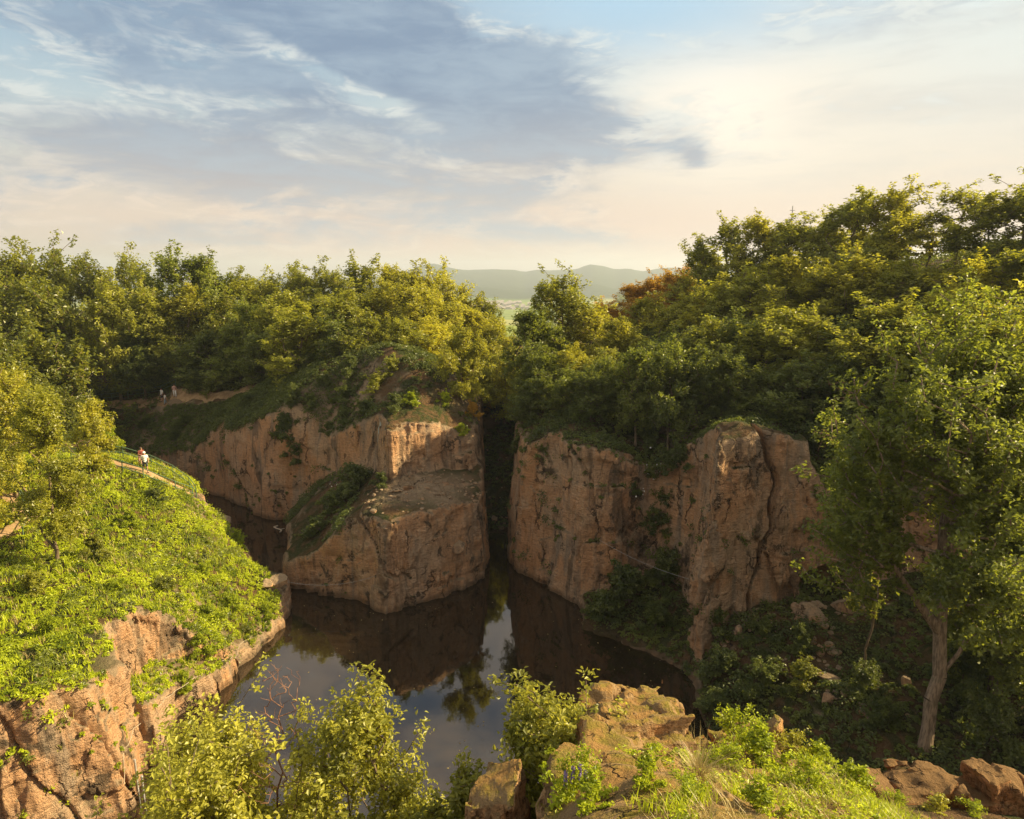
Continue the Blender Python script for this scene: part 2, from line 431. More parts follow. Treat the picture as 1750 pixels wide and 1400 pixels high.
def terrain_field(x0, x1, y0, y1, z0, z1, h, rough=False):
    gx, gy, gz = np.arange(x0, x1, h), np.arange(y0, y1, h), np.arange(z0, z1, h)
    X, Y = np.meshgrid(gx, gy, indexing='ij')
    # gentle wandering of the cliff lines
    WX = X + 0.22 * fbm(X / 2.6, Y / 2.6, X * 0 + 3.3, 2, 5)
    WY = Y + 0.22 * fbm(X / 2.6, Y / 2.6, X * 0 + 8.1, 2, 9)
    F = np.full((len(gx), len(gy), len(gz)), 9.0, np.float32)
    Z = gz[None, None, :].astype(np.float32)
    for poly, top, nm in MASSES:
        d = polydist(poly, WX, WY)
        t = top(X, Y)
        t = t + 0.35 * fbm(X / 5.0, Y / 5.0, X * 0, 3, 31) * np.clip(-d / 3.0, 0.25, 1)
        if nm == 'R':      # the squared buttress block
            pb_ = np.maximum(np.abs(X - 15.6) / 3.7, np.abs(Y - 41.9) / 2.9)
            t = np.maximum(t, 14.8 + 0.12 * (15.6 - X) + 0.4 * fbm(X / 1.2, Y / 1.2, X * 0, 2, 35) - 22 * np.clip(pb_ - 1, 0, 1))
        batter = {'LL': 0.05, 'L': 0.14, 'U': 0.07, 'M': 0.05, 'R': 0.06, 'S': 0.3, 'N': 0.12, 'K': 0.0}[nm]
        fd = d[:, :, None].astype(np.float32) + np.float32(batter) * Z
        ft = (Z - t[:, :, None].astype(np.float32)) * np.float32(0.75)
        k = np.float32(0.5)
        hh = np.maximum(k - np.abs(fd - ft), 0) / k
        F = np.minimum(F, np.maximum(fd, ft) + hh * hh * k * 0.25)
    B = np.argwhere(np.abs(F) < 1.3)
    bx, by, bz = gx[B[:, 0]], gy[B[:, 1]], gz[B[:, 2]]
    k1, k0 = np.minimum(B[:, 2] + 1, len(gz) - 1), np.maximum(B[:, 2] - 1, 0)
    dfz = (F[B[:, 0], B[:, 1], k1] - F[B[:, 0], B[:, 1], k0]) / ((k1 - k0) * h)
    steep = np.clip(1.25 - dfz / 0.6, 0.22, 1)          # relief is strong on walls, weak on level ground
    # rock relief: broad dressed faces, vertical ribs, ledges, cracks
    rel = 0.20 * fbm(bx / 4.2, by / 4.2, bz / 6.0, 3, 77)
    rel += 0.13 * fbm(bx / 0.8, by / 0.8, bz / 6.0, 2, 91)
    # jointed slabs: stepped offsets with sharp edges, tall and narrow, broken by a few level joints
    jx, jy = bx + 0.35 * vnoise(bx / 1.3, by / 1.3, bz / 2.5, 5), by + 0.35 * vnoise(bx / 1.3, by / 1.3, bz / 2.5, 6)
    st = vnoise(jx / 2.6, jy / 2.6, bz / 11.0, 41)
    rel += 0.34 * np.round(st * 2.6) / 2.6
    st2 = vnoise(jx / 1.2, jy / 1.2, bz / 3.2, 47)
    rel += 0.16 * np.round(st2 * 2.2) / 2.2 * (vnoise(bx / 6, by / 6, bz / 6, 43) > -0.2)
    led = vnoise(bx / 3.5, by / 3.5, bz / 1.1, 49)
    rel += 0.16 * np.clip((led - 0.35) * 7, 0, 1)
    cr = np.abs(fbm(bx / 4.4 + 0.12 * bz, by / 4.4, bz / 14.0, 2, 55))
    rel += 0.45 * np.clip(1 - cr / 0.07, 0, 1) * (vnoise(bx / 7, by / 7, bz / 9, 57) > 0.1)
    if rough:      # broken, pick-marked face of the near cliff
        rel += 0.10 * fbm(bx / 0.55, by / 0.55, bz / 0.7, 3, 101) + 0.14 * np.round(vnoise(jx / 0.7, jy / 0.7, bz / 2.4, 103) * 2.2) / 2.2
        rib = np.abs(fbm(bx / 0.7, by / 0.7, bz / 5.0, 2, 107))
        rel += 0.12 * np.clip(1 - rib / 0.12, 0, 1)
    plat = np.clip(1.5 - np.maximum(np.abs(bx + 7.2) / 4.6, np.abs(by - 53) / 4.4) * 1.4, 0, 1) * (bz < 9.5) * (bz > 5)
    rel += plat * (0.30 * np.round(vnoise(bx / 1.1, by / 0.9, bz, 111) * 2.5) / 2.5 + 0.22 * fbm(bx / 0.8, by / 0.8, bz / 0.8, 3, 113))
    steep = np.maximum(steep, 0.9 * plat)
    rel *= steep
    F[B[:, 0], B[:, 1], B[:, 2]] += rel.astype(np.float32)
    return F, gx, gy, gz


BOX = (-44.0, 36.0, 19.5, 92.0, -1.3, 24.0)
F, gx, gy, gz = terrain_field(*BOX, 0.2)
# the shallow cave at the foot of the right-hand cliff
cx, cy, cz = at(1425, 990, 41.6)
XX, YY, ZZ = np.meshgrid(gx, gy, gz, indexing='ij', sparse=True)
cave_field = lambda XX, YY, ZZ: 1.6 * (1 - np.sqrt(((XX - cx) / 2.3) ** 2 + ((YY - cy) / 2.4) ** 2 + ((ZZ - cz + 0.5) / 1.35) ** 2))
F = np.maximum(F, cave_field(XX, YY, ZZ).astype(np.float32))
TV, TQ = surface_nets(F, (gx[0], gy[0], gz[0]), 0.2)
del F
# the faces seen closest, again on finer grids: near left cliff, rock block, right cliff
for NB, hf_ in (((-27.0, -15.5, 21.5, 39.0, -0.6, 8.6), 0.085), ((-19.6, -1.6, 45.9, 58.4, -0.6, 14.2), 0.115), ((-22.5, -15.2, 39.2, 50.6, -0.6, 4.6), 0.10), ((-1.0, 25.0, 37.6, 55.0, -0.6, 16.4), 0.12)):
    F, gx, gy, gz = terrain_field(*NB, hf_, True)
    if NB[0] > -2:
        XX, YY, ZZ = np.meshgrid(gx, gy, gz, indexing='ij', sparse=True)
        F = np.maximum(F, cave_field(XX, YY, ZZ).astype(np.float32))
        xc = np.interp(gz, [0, 4.4, 8.8, 12.4, 14.2, 16.5], [14.9, 15.5, 16.9, 17.0, 16.2, 15.6])[None, None, :] + 0.12 * np.sin(ZZ * 2.3)
        F += (0.75 * np.clip(1.25 - np.abs(XX - xc) / 0.16, 0, 1) * (YY < 46)).astype(np.float32)
    NV, NQ = surface_nets(F, (gx[0], gy[0], gz[0]), hf_)
    del F
    tc_ = TV[TQ].mean(1)
    inn = (tc_[:, 0] > NB[0] + .25) & (tc_[:, 0] < NB[1] - .25) & (tc_[:, 1] > NB[2] + .25) & (tc_[:, 1] < NB[3] - .25) & (tc_[:, 2] > NB[4] + .25) & (tc_[:, 2] < NB[5] - .25)
    TQ = np.concatenate([TQ[~inn], NQ + len(TV)])
    TV = np.concatenate([TV, NV])



# ------------------------------------------------------------------ terrain material
def rock_material(name, green=(0.045, 0.058, 0.012), soil=(0.17, 0.095, 0.045), warmth=1.0, slope_lo=0.62, slope_hi=0.80, bump=1.0, sc=1.0, tint=(1, 1, 1)):
    mt = bpy.data.materials.new(name)
    mt.use_nodes = True
    g = NT(mt.node_tree)
    geo = g.n('ShaderNodeNewGeometry')
    pos = geo.outputs['Position']
    nz = g.n('ShaderNodeSeparateXYZ')
    g.t.links.new(geo.outputs['Normal'], nz.inputs[0])
    nz = nz.outputs[2]
    vert = g.mapping(pos, (1.0 * sc, 1.0 * sc, 0.13 * sc))
    n1 = g.noise(pos, 0.22 * sc, 4, 0.6)
    streak = g.noise(vert, 0.75, 5, 0.62, 0.3)
    streak2 = g.noise(vert, 2.3, 4, 0.6, 0.2)
    blot = g.noise(pos, 0.55 * sc, 6, 0.68, 0.5)
    fine = g.noise(pos, 5.0 * sc, 5, 0.7)
    grain = g.noise(pos, 17 * sc, 3, 0.7)
    tan_ = (0.53 * warmth, 0.365, 0.23)
    org = (0.58 * warmth, 0.325, 0.165)
    grey = (0.24, 0.21, 0.165)
    pale = (0.52, 0.42, 0.30)
    c = g.mix(g.ss(n1, 0.36, 0.62), tan_, org)
    c = g.mix(g.m('MULTIPLY', g.ss(streak, 0.50, 0.68), 0.75), c, grey)
    c = g.mix(g.m('MULTIPLY', g.ss(streak2, 0.55, 0.75), 0.6), c, pale)
    c = g.mix(g.m('MULTIPLY', g.ss(streak2, 0.48, 0.28), 0.5), c, (0.20, 0.11, 0.055))
    c = g.mix(g.m('MULTIPLY', g.ss(g.noise(vert, 0.42, 6, 0.7, 0.8), 0.55, 0.66), 0.65), c, (0.11, 0.085, 0.06))   # dark run-off stains
    c = g.mix(g.m('MULTIPLY', g.ss(blot, 0.575, 0.64), 0.85), c, (0.05, 0.042, 0.03))   # dark lichen patches
    big = g.noise(g.mapping(pos, (0.20 * sc, 0.20 * sc, 0.085 * sc), (3, 1, 2)), 1.0, 8, 0.72, 0.6)
    c = g.mix(g.m('MULTIPLY', g.ss(big, 0.555, 0.61), 0.7), c, g.mix(fine, (0.045, 0.036, 0.026), (0.17, 0.13, 0.09)))
    c = g.mix(g.m('MULTIPLY', g.ss(big, 0.43, 0.36), 0.6), c, (0.50, 0.25, 0.10))
    c = g.mix(g.m('MULTIPLY', g.ss(fine, 0.45, 0.75), 0.45), c, (0.14, 0.09, 0.05))
    c = g.mix(g.m('MULTIPLY', g.ss(grain, 0.55, 0.7), 0.25), c, (0.62, 0.50, 0.36))
    if sc > 2:      # close by, lichen and pitting show
        pit = g.noise(pos, 9.0, 6, 0.75, 0.4)
        c = g.mix(g.m('MULTIPLY', g.ss(pit, 0.50, 0.40), 0.75), c, (0.10, 0.062, 0.036))
        c = g.mix(g.m('MULTIPLY', g.ss(pit, 0.57, 0.68), 0.6), c, (0.58, 0.48, 0.34))
        c = g.mix(g.m('MULTIPLY', g.ss(g.noise(pos, 1.3, 5, 0.7), 0.56, 0.66), 0.45), c, (0.50, 0.28, 0.06))
    # weathered grey on the flatter ledges, soil and green on the ground
    lev = g.m('ADD', nz, g.m('MULTIPLY', g.m('SUBTRACT', blot, 0.5), 0.5))
    c = g.mix(g.ss(lev, 0.30, 0.62), c, g.mix(fine, (0.24, 0.18, 0.115), (0.36, 0.265, 0.165)))
    gr = g.mix(g.ss(blot, 0.42, 0.6), green, soil)
    gr = g.mix(g.m('MULTIPLY', fine, 0.6), gr, (0.02, 0.022, 0.008))
    ba = g.n('ShaderNodeAttribute', attribute_name='bare')
    gm = g.m('MULTIPLY', g.ss(lev, slope_lo, slope_hi), g.m('SUBTRACT', 1.0, ba.outputs['Fac']))
    c = g.mix(gm, c, gr)
    # damp dark foot at the waterline
    zz = g.n('ShaderNodeSeparateXYZ')
    g.t.links.new(pos, zz.inputs[0])
    wet = g.ss(g.m('ADD', zz.outputs[2], g.m('MULTIPLY', g.m('SUBTRACT', streak, 0.5), 1.2)), 0.55, 0.1)
    c = g.mix(g.m('MULTIPLY', wet, 0.6), c, (0.06, 0.04, 0.02))
    bs = g.n('ShaderNodeBsdfPrincipled')
    g.put(bs.inputs['Base Color'], c)
    bs.inputs['Roughness'].default_value = 0.95
    bs.inputs['Specular IOR Level'].default_value = 0.15
    vor = g.n('ShaderNodeTexVoronoi', feature='DISTANCE_TO_EDGE')
    wp = g.n('ShaderNodeVectorMath', operation='ADD')
    g.put(wp.inputs[0], g.mapping(pos, (0.5 * sc, 0.5 * sc, 0.16 * sc)))
    wsc = g.n('ShaderNodeVectorMath', operation='SCALE')
    g.put(wsc.inputs[0], g.noise(pos, 0.9 * sc, 4, 0.65, col=True))
    wsc.inputs['Scale'].default_value = 0.7
    g.t.links.new(wsc.outputs[0], wp.inputs[1])
    g.t.links.new(wp.outputs[0], vor.inputs['Vector'])
    vor.inputs['Scale'].default_value = 1.0
    crack = g.ss(vor.outputs['Distance'], 0.035, 0.0)
    crack = g.m('MULTIPLY', crack, g.ss(g.noise(pos, 0.35 * sc, 3, 0.6), 0.50, 0.6))
    c_in = c
    hgt = g.m('ADD', g.m('MULTIPLY', streak2, 0.30), g.m('ADD', g.m('MULTIPLY', fine, 0.34), g.m('MULTIPLY', grain, 0.12)))
    pick = g.noise(g.mapping(pos, (0.8 * sc, 0.8 * sc, 5.0 * sc), (0, 0, 0), (0.25, 0.1, 0)), 1.6, 4, 0.65, 0.4)
    hgt = g.m('ADD', hgt, g.m('MULTIPLY', pick, 0.30))
    hgt = g.m('SUBTRACT', hgt, g.m('MULTIPLY', crack, 0.5))
    c_in = g.mix(g.m('MULTIPLY', g.ss(pick, 0.50, 0.34), 0.28), c_in, (0.15, 0.11, 0.075))
    g.put(bs.inputs['Base Color'], g.mix(1.0, g.mix(g.m('MULTIPLY', crack, 0.75), c_in, (0.05, 0.035, 0.025)), tint, 'MULTIPLY'))
    bp = g.n('ShaderNodeBump')
    bp.inputs['Strength'].default_value = 1.0
    bp.inputs['Distance'].default_value = 0.75 * bump
    g.put(bp.inputs['Height'], hgt)
    g.t.links.new(bp.outputs[0], bs.inputs['Normal'])
    o = g.n('ShaderNodeOutputMaterial')
    g.t.links.new(bs.outputs[0], o.inputs[0])
    return mt


def tag(o, label, cat=None, group=None, kind=None):
    o['label'] = label
    if cat:
        o['category'] = cat
    if group:
        o['group'] = group
    if kind:
        o['kind'] = kind
    return o


M_ROCK = rock_material('quarry rock')
bare = np.clip(1.5 - np.maximum(np.abs(TV[:, 0] + 7.2) / 4.6, np.abs(TV[:, 1] - 53) / 4.4) * 1.5, 0, 1) * (TV[:, 2] < 9.5)
bare = np.maximum(bare, np.clip(1.4 - np.hypot((TV[:, 0] + 19.3) / 1.9, (TV[:, 1] - 33.6) / 3.6), 0, 1) * (TV[:, 2] < 7))
bare = np.maximum(bare, np.clip(1.3 - np.hypot((TV[:, 0] + 17.6) / 1.1, (TV[:, 1] - 47.6) / 1.3), 0, 1))
terrain = mesh_obj('terrain', TV, TQ, M_ROCK, attrs={'bare': ('POINT', bare)})
tag(terrain, 'tan and orange quarry cliffs rising from the dark lake', kind='structure')

# water
M_WATER = bpy.data.materials.new('lake water')
M_WATER.use_nodes = True
g = NT(M_WATER.node_tree)
bs = g.n('ShaderNodeBsdfPrincipled')
bs.inputs['Base Color'].default_value = (0.018, 0.012, 0.0065, 1)
bs.inputs['Roughness'].default_value = 0.03
bs.inputs['IOR'].default_value = 1.85
tcw = g.n('ShaderNodeNewGeometry')
bp = g.n('ShaderNodeBump')
bp.inputs['Strength'].default_value = 0.05
bp.inputs['Distance'].default_value = 0.02
g.put(bp.inputs['Height'], g.noise(g.mapping(tcw.outputs['Position'], (1, 1.6, 1)), 2.2, 3, 0.5))
g.t.links.new(bp.outputs[0], bs.inputs['Normal'])
o = g.n('ShaderNodeOutputMaterial')
g.t.links.new(bs.outputs[0], o.inputs[0])
wv = np.array([(-44, 9, 0), (22, 9, 0), (22, 92, 0), (-44, 92, 0)], float)
tag(mesh_obj('water', wv, [[0, 1, 2, 3]], M_WATER), 'still dark brown lake mirroring the cloudy sky', kind='structure')

# ground beyond the quarry: the same surface carried outward as a height sheet
GS = 1.4
xs, ys = np.arange(-95, 95.1, GS), np.arange(-30, 121, GS)
XX, YY = np.meshgrid(xs, ys, indexing='ij')
ZZ = ground_z(XX.ravel(), YY.ravel()).reshape(XX.shape) + 0.3 * fbm(XX / 5, YY / 5, XX * 0, 2, 3)
nI = np.arange(XX.size).reshape(XX.shape)
q = np.stack([nI[:-1, :-1], nI[1:, :-1], nI[1:, 1:], nI[:-1, 1:]], -1).reshape(-1, 4)
cxm = (XX[:-1, :-1] + GS / 2).ravel()
cym = (YY[:-1, :-1] + GS / 2).ravel()
FG = (-2.4, 10.6, 2.6, 12.8, 12.0, 21.5)      # box of the finely built foreground rock
inb = ((cxm > BOX[0] + 1) & (cxm < BOX[1] - 1) & (cym > BOX[2] + 1) & (cym < BOX[3] - 1)) | ((cxm > FG[0] + .8) & (cxm < FG[1] - .8) & (cym > FG[2] + .8) & (cym < FG[3] - .8))
hz = ZZ.ravel()[q]
inb |= (hz.max(1) < -0.5)
ground = mesh_obj('ground', np.c_[XX.ravel(), YY.ravel(), ZZ.ravel()], q[~inb], M_ROCK)
tag(ground, 'wooded ground sloping around the quarry', kind='structure')
SHEET = (np.c_[XX.ravel(), YY.ravel(), ZZ.ravel()], q[~inb])

# far valley and hills
na, nr = 260, 200
aa = np.radians(np.linspace(-62, 62, na))
rr = 112 * (9000 / 112.0) ** np.linspace(0, 1, nr)
A2, R2 = np.meshgrid(aa, rr, indexing='ij')
vx, vy = R2 * np.sin(A2), R2 * np.cos(A2)
sm = lambda x, a, b: np.clip((x - a) / (b - a), 0, 1) ** 2 * (3 - 2 * np.clip((x - a) / (b - a), 0, 1))
adeg = np.degrees(A2)
vz = 8 - 26 * sm(R2, 105, 330) - 62 * sm(R2, 300, 1500)
vz = vz + 6 * fbm(vx / 180, vy / 180, vx * 0, 3, 8) * sm(R2, 150, 600)
hill = (sm(adeg, -15, -5.5) * 0.85 + 0.15) * 165 + 6 * np.exp(-((adeg - 7.0) / 3.6) ** 2) + 26 * sm(adeg, 6, 17) + 15 * fbm(adeg / 3.5, adeg * 0 + 2, adeg * 0, 3, 12)
vz = vz + hill * 0.70 * sm(R2, 3600, 5200) + 50 * sm(R2, 3000, 3500) * (0.7 + 0.5 * fbm(adeg / 2.2, adeg * 0, adeg * 0, 2, 4))
ridge = np.exp(-((R2 - 1450) / 420) ** 2) * (82 * sm(adeg, 2.8, 12.5) + 40 * sm(adeg, 12, 30))
vz = vz + ridge + 30 * np.exp(-((R2 - 700) / 220) ** 2) * sm(adeg, 5, 16) - 0.0
nI = np.arange(A2.size).reshape(A2.shape)
q = np.stack([nI[:-1, :-1], nI[:-1, 1:], nI[1:, 1:], nI[1:, :-1]], -1).reshape(-1, 4)[:, ::-1]
M_FAR = bpy.data.materials.new('far fields and woods')
M_FAR.use_nodes = True
g = NT(M_FAR.node_tree)
geo = g.n('ShaderNodeNewGeometry')
pos = geo.outputs['Position']
sp = g.n('ShaderNodeSeparateXYZ')
g.t.links.new(pos, sp.inputs[0])
vo = g.n('ShaderNodeTexVoronoi')
g.put(vo.inputs['Vector'], g.mapping(pos, (0.0035, 0.0016, 0), (0, 0, 0), (0, 0, 0.35)))
vo.inputs['Scale'].default_value = 1.0
sc_ = g.n('ShaderNodeSeparateColor')
g.t.links.new(vo.outputs['Color'], sc_.inputs[0])
fld = g.mix(sc_.outputs[0], (0.16, 0.22, 0.04), (0.34, 0.33, 0.10))
fld = g.mix(g.ss(sc_.outputs[1], 0.6, 0.8), fld, (0.10, 0.17, 0.035))
rows = g.m('SINE', g.m('MULTIPLY', g.m('ADD', sp.outputs[1], g.m('MULTIPLY', sp.outputs[0], 0.5)), 0.11))
fld = g.mix(g.m('MULTIPLY', g.ss(rows, 0.0, 0.9), 0.35), fld, (0.07, 0.10, 0.02))
wn = g.noise(pos, 0.02, 5, 0.7)
wood = g.mix(wn, (0.012, 0.022, 0.006), (0.055, 0.075, 0.016))
d2 = g.n('ShaderNodeVectorMath', operation='LENGTH')
g.put(d2.inputs[0], pos)
far_ = g.ss(d2.outputs['Value'], 2950, 3150)
near_ = g.ss(d2.outputs['Value'], 620, 480)
pat = g.ss(g.noise(pos, 0.0013, 4, 0.6), 0.60, 0.64)
wd = g.m('MAXIMUM', g.m('MAXIMUM', far_, near_), pat)
cc = g.mix(wd, fld, wood)
bs = g.n('ShaderNodeBsdfDiffuse')
g.put(bs.inputs[0], cc)
o = g.n('ShaderNodeOutputMaterial')
g.t.links.new(bs.outputs[0], o.inputs[0])
tag(mesh_obj('hills', np.c_[vx.ravel(), vy.ravel(), vz.ravel()], q, M_FAR), 'hazy blue hills and fields across the far valley', kind='structure')
far_z = lambda a, r: vz[np.clip(np.searchsorted(aa, a), 0, len(aa) - 1), np.clip(np.searchsorted(rr, r), 0, len(rr) - 1)]

# ------------------------------------------------------------------ foreground rock, fine grid
FGPOLY = [(-1.2, 2), (-0.45, 4.5), (0.1, 6.3), (0.5, 7.5), (0.7, 8.3), (0.9, 8.9), (1.0, 9.6), (1.3, 10.5), (2.55, 10.75), (2.95, 10.35), (3.1, 9.85), (3.7, 9.95), (4.3, 9.5), (5.4, 9.0), (6.6, 8.6), (8.4, 8.8), (11, 8.4), (11, 2)]
FGTOP = [(1.3, 10.4, 17.35), (2.6, 10.5, 17.4), (2.0, 9.6, 17.75), (3.2, 9.4, 17.55), (4.2, 9.2, 17.6), (1.0, 8.6, 18.1), (0.1, 8.4, 17.4), (0.5, 7.0, 18.9), (2.2, 7.6, 18.75), (4, 7.6, 18.5), (1, 5.5, 19.9), (3, 5, 19.9), (-0.3, 7, 18.0), (-0.6, 5, 19.4),
         (5.6, 8.6, 17.3), (6.5, 7.5, 17.2), (8, 8.2, 16.2), (10, 8.0, 15.0), (6, 5, 18.4), (9, 5, 16.8), (5, 2.5, 19.9), (0, 2.5, 20.9)]
fgt = RBF(FGTOP, 0.05)


def fg_field(h=0.06):
    gx, gy, gz = np.arange(FG[0], FG[1], h), np.arange(FG[2], FG[3], h), np.arange(FG[4], FG[5], h)
    X, Y = np.meshgrid(gx, gy, indexing='ij')
    WX = X + 0.16 * fbm(X / 0.9, Y / 0.9, X * 0 + 1.3, 3, 15)
    WY = Y + 0.16 * fbm(X / 0.9, Y / 0.9, X * 0 + 4.1, 3, 19)
    d = polydist(FGPOLY, WX, WY)
    t = fgt(X, Y) + 0.16 * fbm(X / 1.1, Y / 1.1, X * 0, 3, 37)
    Z = gz[None, None, :]
    fd = d[:, :, None] + 0.16 * (Z - 17)
    ft = (Z - t[:, :, None]) * 0.8
    F = np.maximum(fd, ft)
    # tilted angular blocks along the rim (centre, half size, yaw, roll, pitch)
    WZ = Z + 0.05 * fbm(X / 0.6, Y / 0.6, X * 0 + 9, 2, 23)[:, :, None]
    for (bx0, by0, bz0, hx_, hy_, hz_, yaw, roll, pit) in (
            (2.05, 9.80, 17.36, .60, .80, .72, .12, .05, -.22), (1.40, 9.75, 17.22, .17, .62, .80, .30, .16, -.1), (2.55, 10.05, 17.15, .40, .5, .72, -.1, -.1, -.15), (3.02, 9.72, 16.95, .34, .40, .52, .4, .25, .1),
            (3.80, 9.30, 17.22, .46, .40, .56, -.25, -.28, -.1), (4.35, 9.0, 17.0, .40, .34, .40, .2, -.35, 0), (2.30, 8.95, 17.86, .46, .22, .17, .35, .1, -.3), (1.35, 8.75, 17.75, .42, .46, .52, -.2, .2, -.1),
            (1.08, 8.0, 17.75, .34, .80, .80, -.35, .14, -.15), (0.62, 6.6, 18.5, .34, .8, .75, -.35, .12, -.15), (2.9, 8.3, 18.2, .32, .2, .14, -.3, -.1, -.25), (1.6, 7.6, 18.72, .34, .18, .12, .2, .1, -.2), (3.6, 8.3, 17.95, .22, .3, .2, .6, -.2, -.1), (2.2, 6.9, 19.05, .3, .16, .10, -.4, 0, -.2)):
        M3 = np.array((Matrix.Rotation(yaw, 3, 'Z') @ Matrix.Rotation(roll, 3, 'Y') @ Matrix.Rotation(pit, 3, 'X')).transposed())
        ex, ey, ez = WX[:, :, None] * .6 + X[:, :, None] * .4 - bx0, WY[:, :, None] * .6 + Y[:, :, None] * .4 - by0, WZ - bz0
        qd = None
        for r_, hh_ in zip(M3, (hx_, hy_, hz_)):
            e_ = np.abs(r_[0] * ex + r_[1] * ey + r_[2] * ez) - hh_
            qd = e_ if qd is None else np.maximum(qd, e_)
        F = np.minimum(F, qd)
    # the lower leaning pillar left of the rock
    pil = polydist([(-0.55, 8.1), (0.02, 7.8), (0.2, 8.9), (-0.4, 9.1)], WX, WY)[:, :, None]
    F = np.minimum(F, np.maximum(pil + 0.05 * (Z - 17), (Z - 17.75 - 0.45 * (X[:, :, None] + 0.3)) * 0.8))
    # natural slope below
    base = RBF(TOP_N)(X, Y)
    F = np.minimum(F, (Z - np.minimum(base, t - 1.2)[:, :, None]) * 0.8)
    B = np.argwhere(np.abs(F) < 0.6)
    bx, by, bz = gx[B[:, 0]], gy[B[:, 1]], gz[B[:, 2]]
    rel = 0.07 * fbm(bx / 0.8, by / 0.8, bz / 1.0, 4, 27)
    jx, jy, jz = bx + 0.2 * bz, by + 0.1 * vnoise(bx * 2, by * 2, bz * 2, 3), bz + 0.25 * bx
    rel += 0.10 * np.round(vnoise(jx / 0.6, jy / 0.6, jz / 0.8, 63) * 2.4) / 2.4
    rel += 0.06 * np.round(vnoise(jx / 0.28, jy / 0.28, jz / 0.34, 65) * 2.0) / 2.0
    blk = fbm(bx / 0.5, by / 0.5, bz / 0.6, 2, 29)
    rel += 0.04 * np.clip((blk - 0.1) * 5, -1, 1) * (vnoise(bx / 2.2, by / 2.2, bz / 2.2, 5) > -0.25)
    cr = np.abs(fbm(bx / 1.3, by / 1.3, bz / 2.2, 2, 61))
    rel += 0.16 * np.clip(1 - cr / 0.06, 0, 1) + 0.055 * fbm(bx / 0.2, by / 0.2, bz / 0.2, 2, 67)
    k1, k0 = np.minimum(B[:, 2] + 1, len(gz) - 1), np.maximum(B[:, 2] - 1, 0)
    dfz = (F[B[:, 0], B[:, 1], k1] - F[B[:, 0], B[:, 1], k0]) / ((k1 - k0) * h)
    rim = np.clip((by - 8.6) / 0.8, 0, 1)
    rel *= np.clip(np.maximum(1.3 - dfz / 0.6, rim), 0.35, 1)
    F[B[:, 0], B[:, 1], B[:, 2]] += rel
    return F, gx, gy, gz


F, gx, gy, gz = fg_field()
FV, FQ = surface_nets(F, (gx[0], gy[0], gz[0]), 0.06)
del F
M_ROCKF = rock_material('rim rock', green=(0.27, 0.25, 0.05), soil=(0.42, 0.27, 0.12), warmth=1.0, slope_lo=0.80, slope_hi=0.98, bump=0.34, sc=2.8, tint=(1.05, 0.93, 0.72))
tag(mesh_obj('rock_rim_terrain', FV, FQ, M_ROCKF, smooth=False), 'sunlit broken rock rim with grass in the foreground', kind='structure')

# ------------------------------------------------------------------ foliage building blocks
RNG = np.random.default_rng(7)


def unit(v):
    return v / (np.linalg.norm(v, axis=-1, keepdims=True) + 1e-9)


def leaf_quads(c, nrm, size, rng, aspect=0.5, fold=0.18, tdir=None):
    """pointed folded leaves: one quad each"""
    n = len(c)
    nrm = unit(nrm)
    t = rng.normal(size=(n, 3)) if tdir is None else tdir
    t = unit(t - nrm * (t * nrm).sum(1, keepdims=True))
    b = np.cross(nrm, t)
    s = size[:, None]
    V = np.empty((n, 4, 3))
    V[:, 0] = c - t * s * 0.5
    V[:, 1] = c + b * s * aspect * 0.5 + nrm * s * fold - t * s * 0.05
    V[:, 2] = c + t * s * 0.5
    V[:, 3] = c - b * s * aspect * 0.5 + nrm * s * fold - t * s * 0.05
    return V.reshape(-1, 3), np.arange(4 * n).reshape(n, 4)


def lobed_quads(c, nrm, size, rng, aspect=0.55, fold=0.12, tdir=None):
    """near leaves: two quads along the midrib (blunt, broader past the middle)"""
    n = len(c)
    nrm = unit(nrm)
    t = rng.normal(size=(n, 3)) if tdir is None else tdir
    t = unit(t - nrm * (t * nrm).sum(1, keepdims=True))
    b = np.cross(nrm, t)
    s = size[:, None]
    V = np.empty((n, 6, 3))
    V[:, 0] = c - t * s * 0.5
    V[:, 1] = c + b * s * aspect * 0.36 + nrm * s * fold * .8 - t * s * 0.12
    V[:, 2] = c + b * s * aspect * 0.5 + nrm * s * fold + t * s * 0.22
    V[:, 3] = c + t * s * 0.5 - nrm * s * 0.08
    V[:, 4] = c - b * s * aspect * 0.5 + nrm * s * fold + t * s * 0.22
    V[:, 5] = c - b * s * aspect * 0.36 + nrm * s * fold * .8 - t * s * 0.12
    i = np.arange(n)[:, None] * 6
    Fq = np.stack([i + np.array([[0, 1, 2, 3]]), i + np.array([[0, 3, 4, 5]])], 1).reshape(-1, 4)
    return V.reshape(-1, 3), Fq


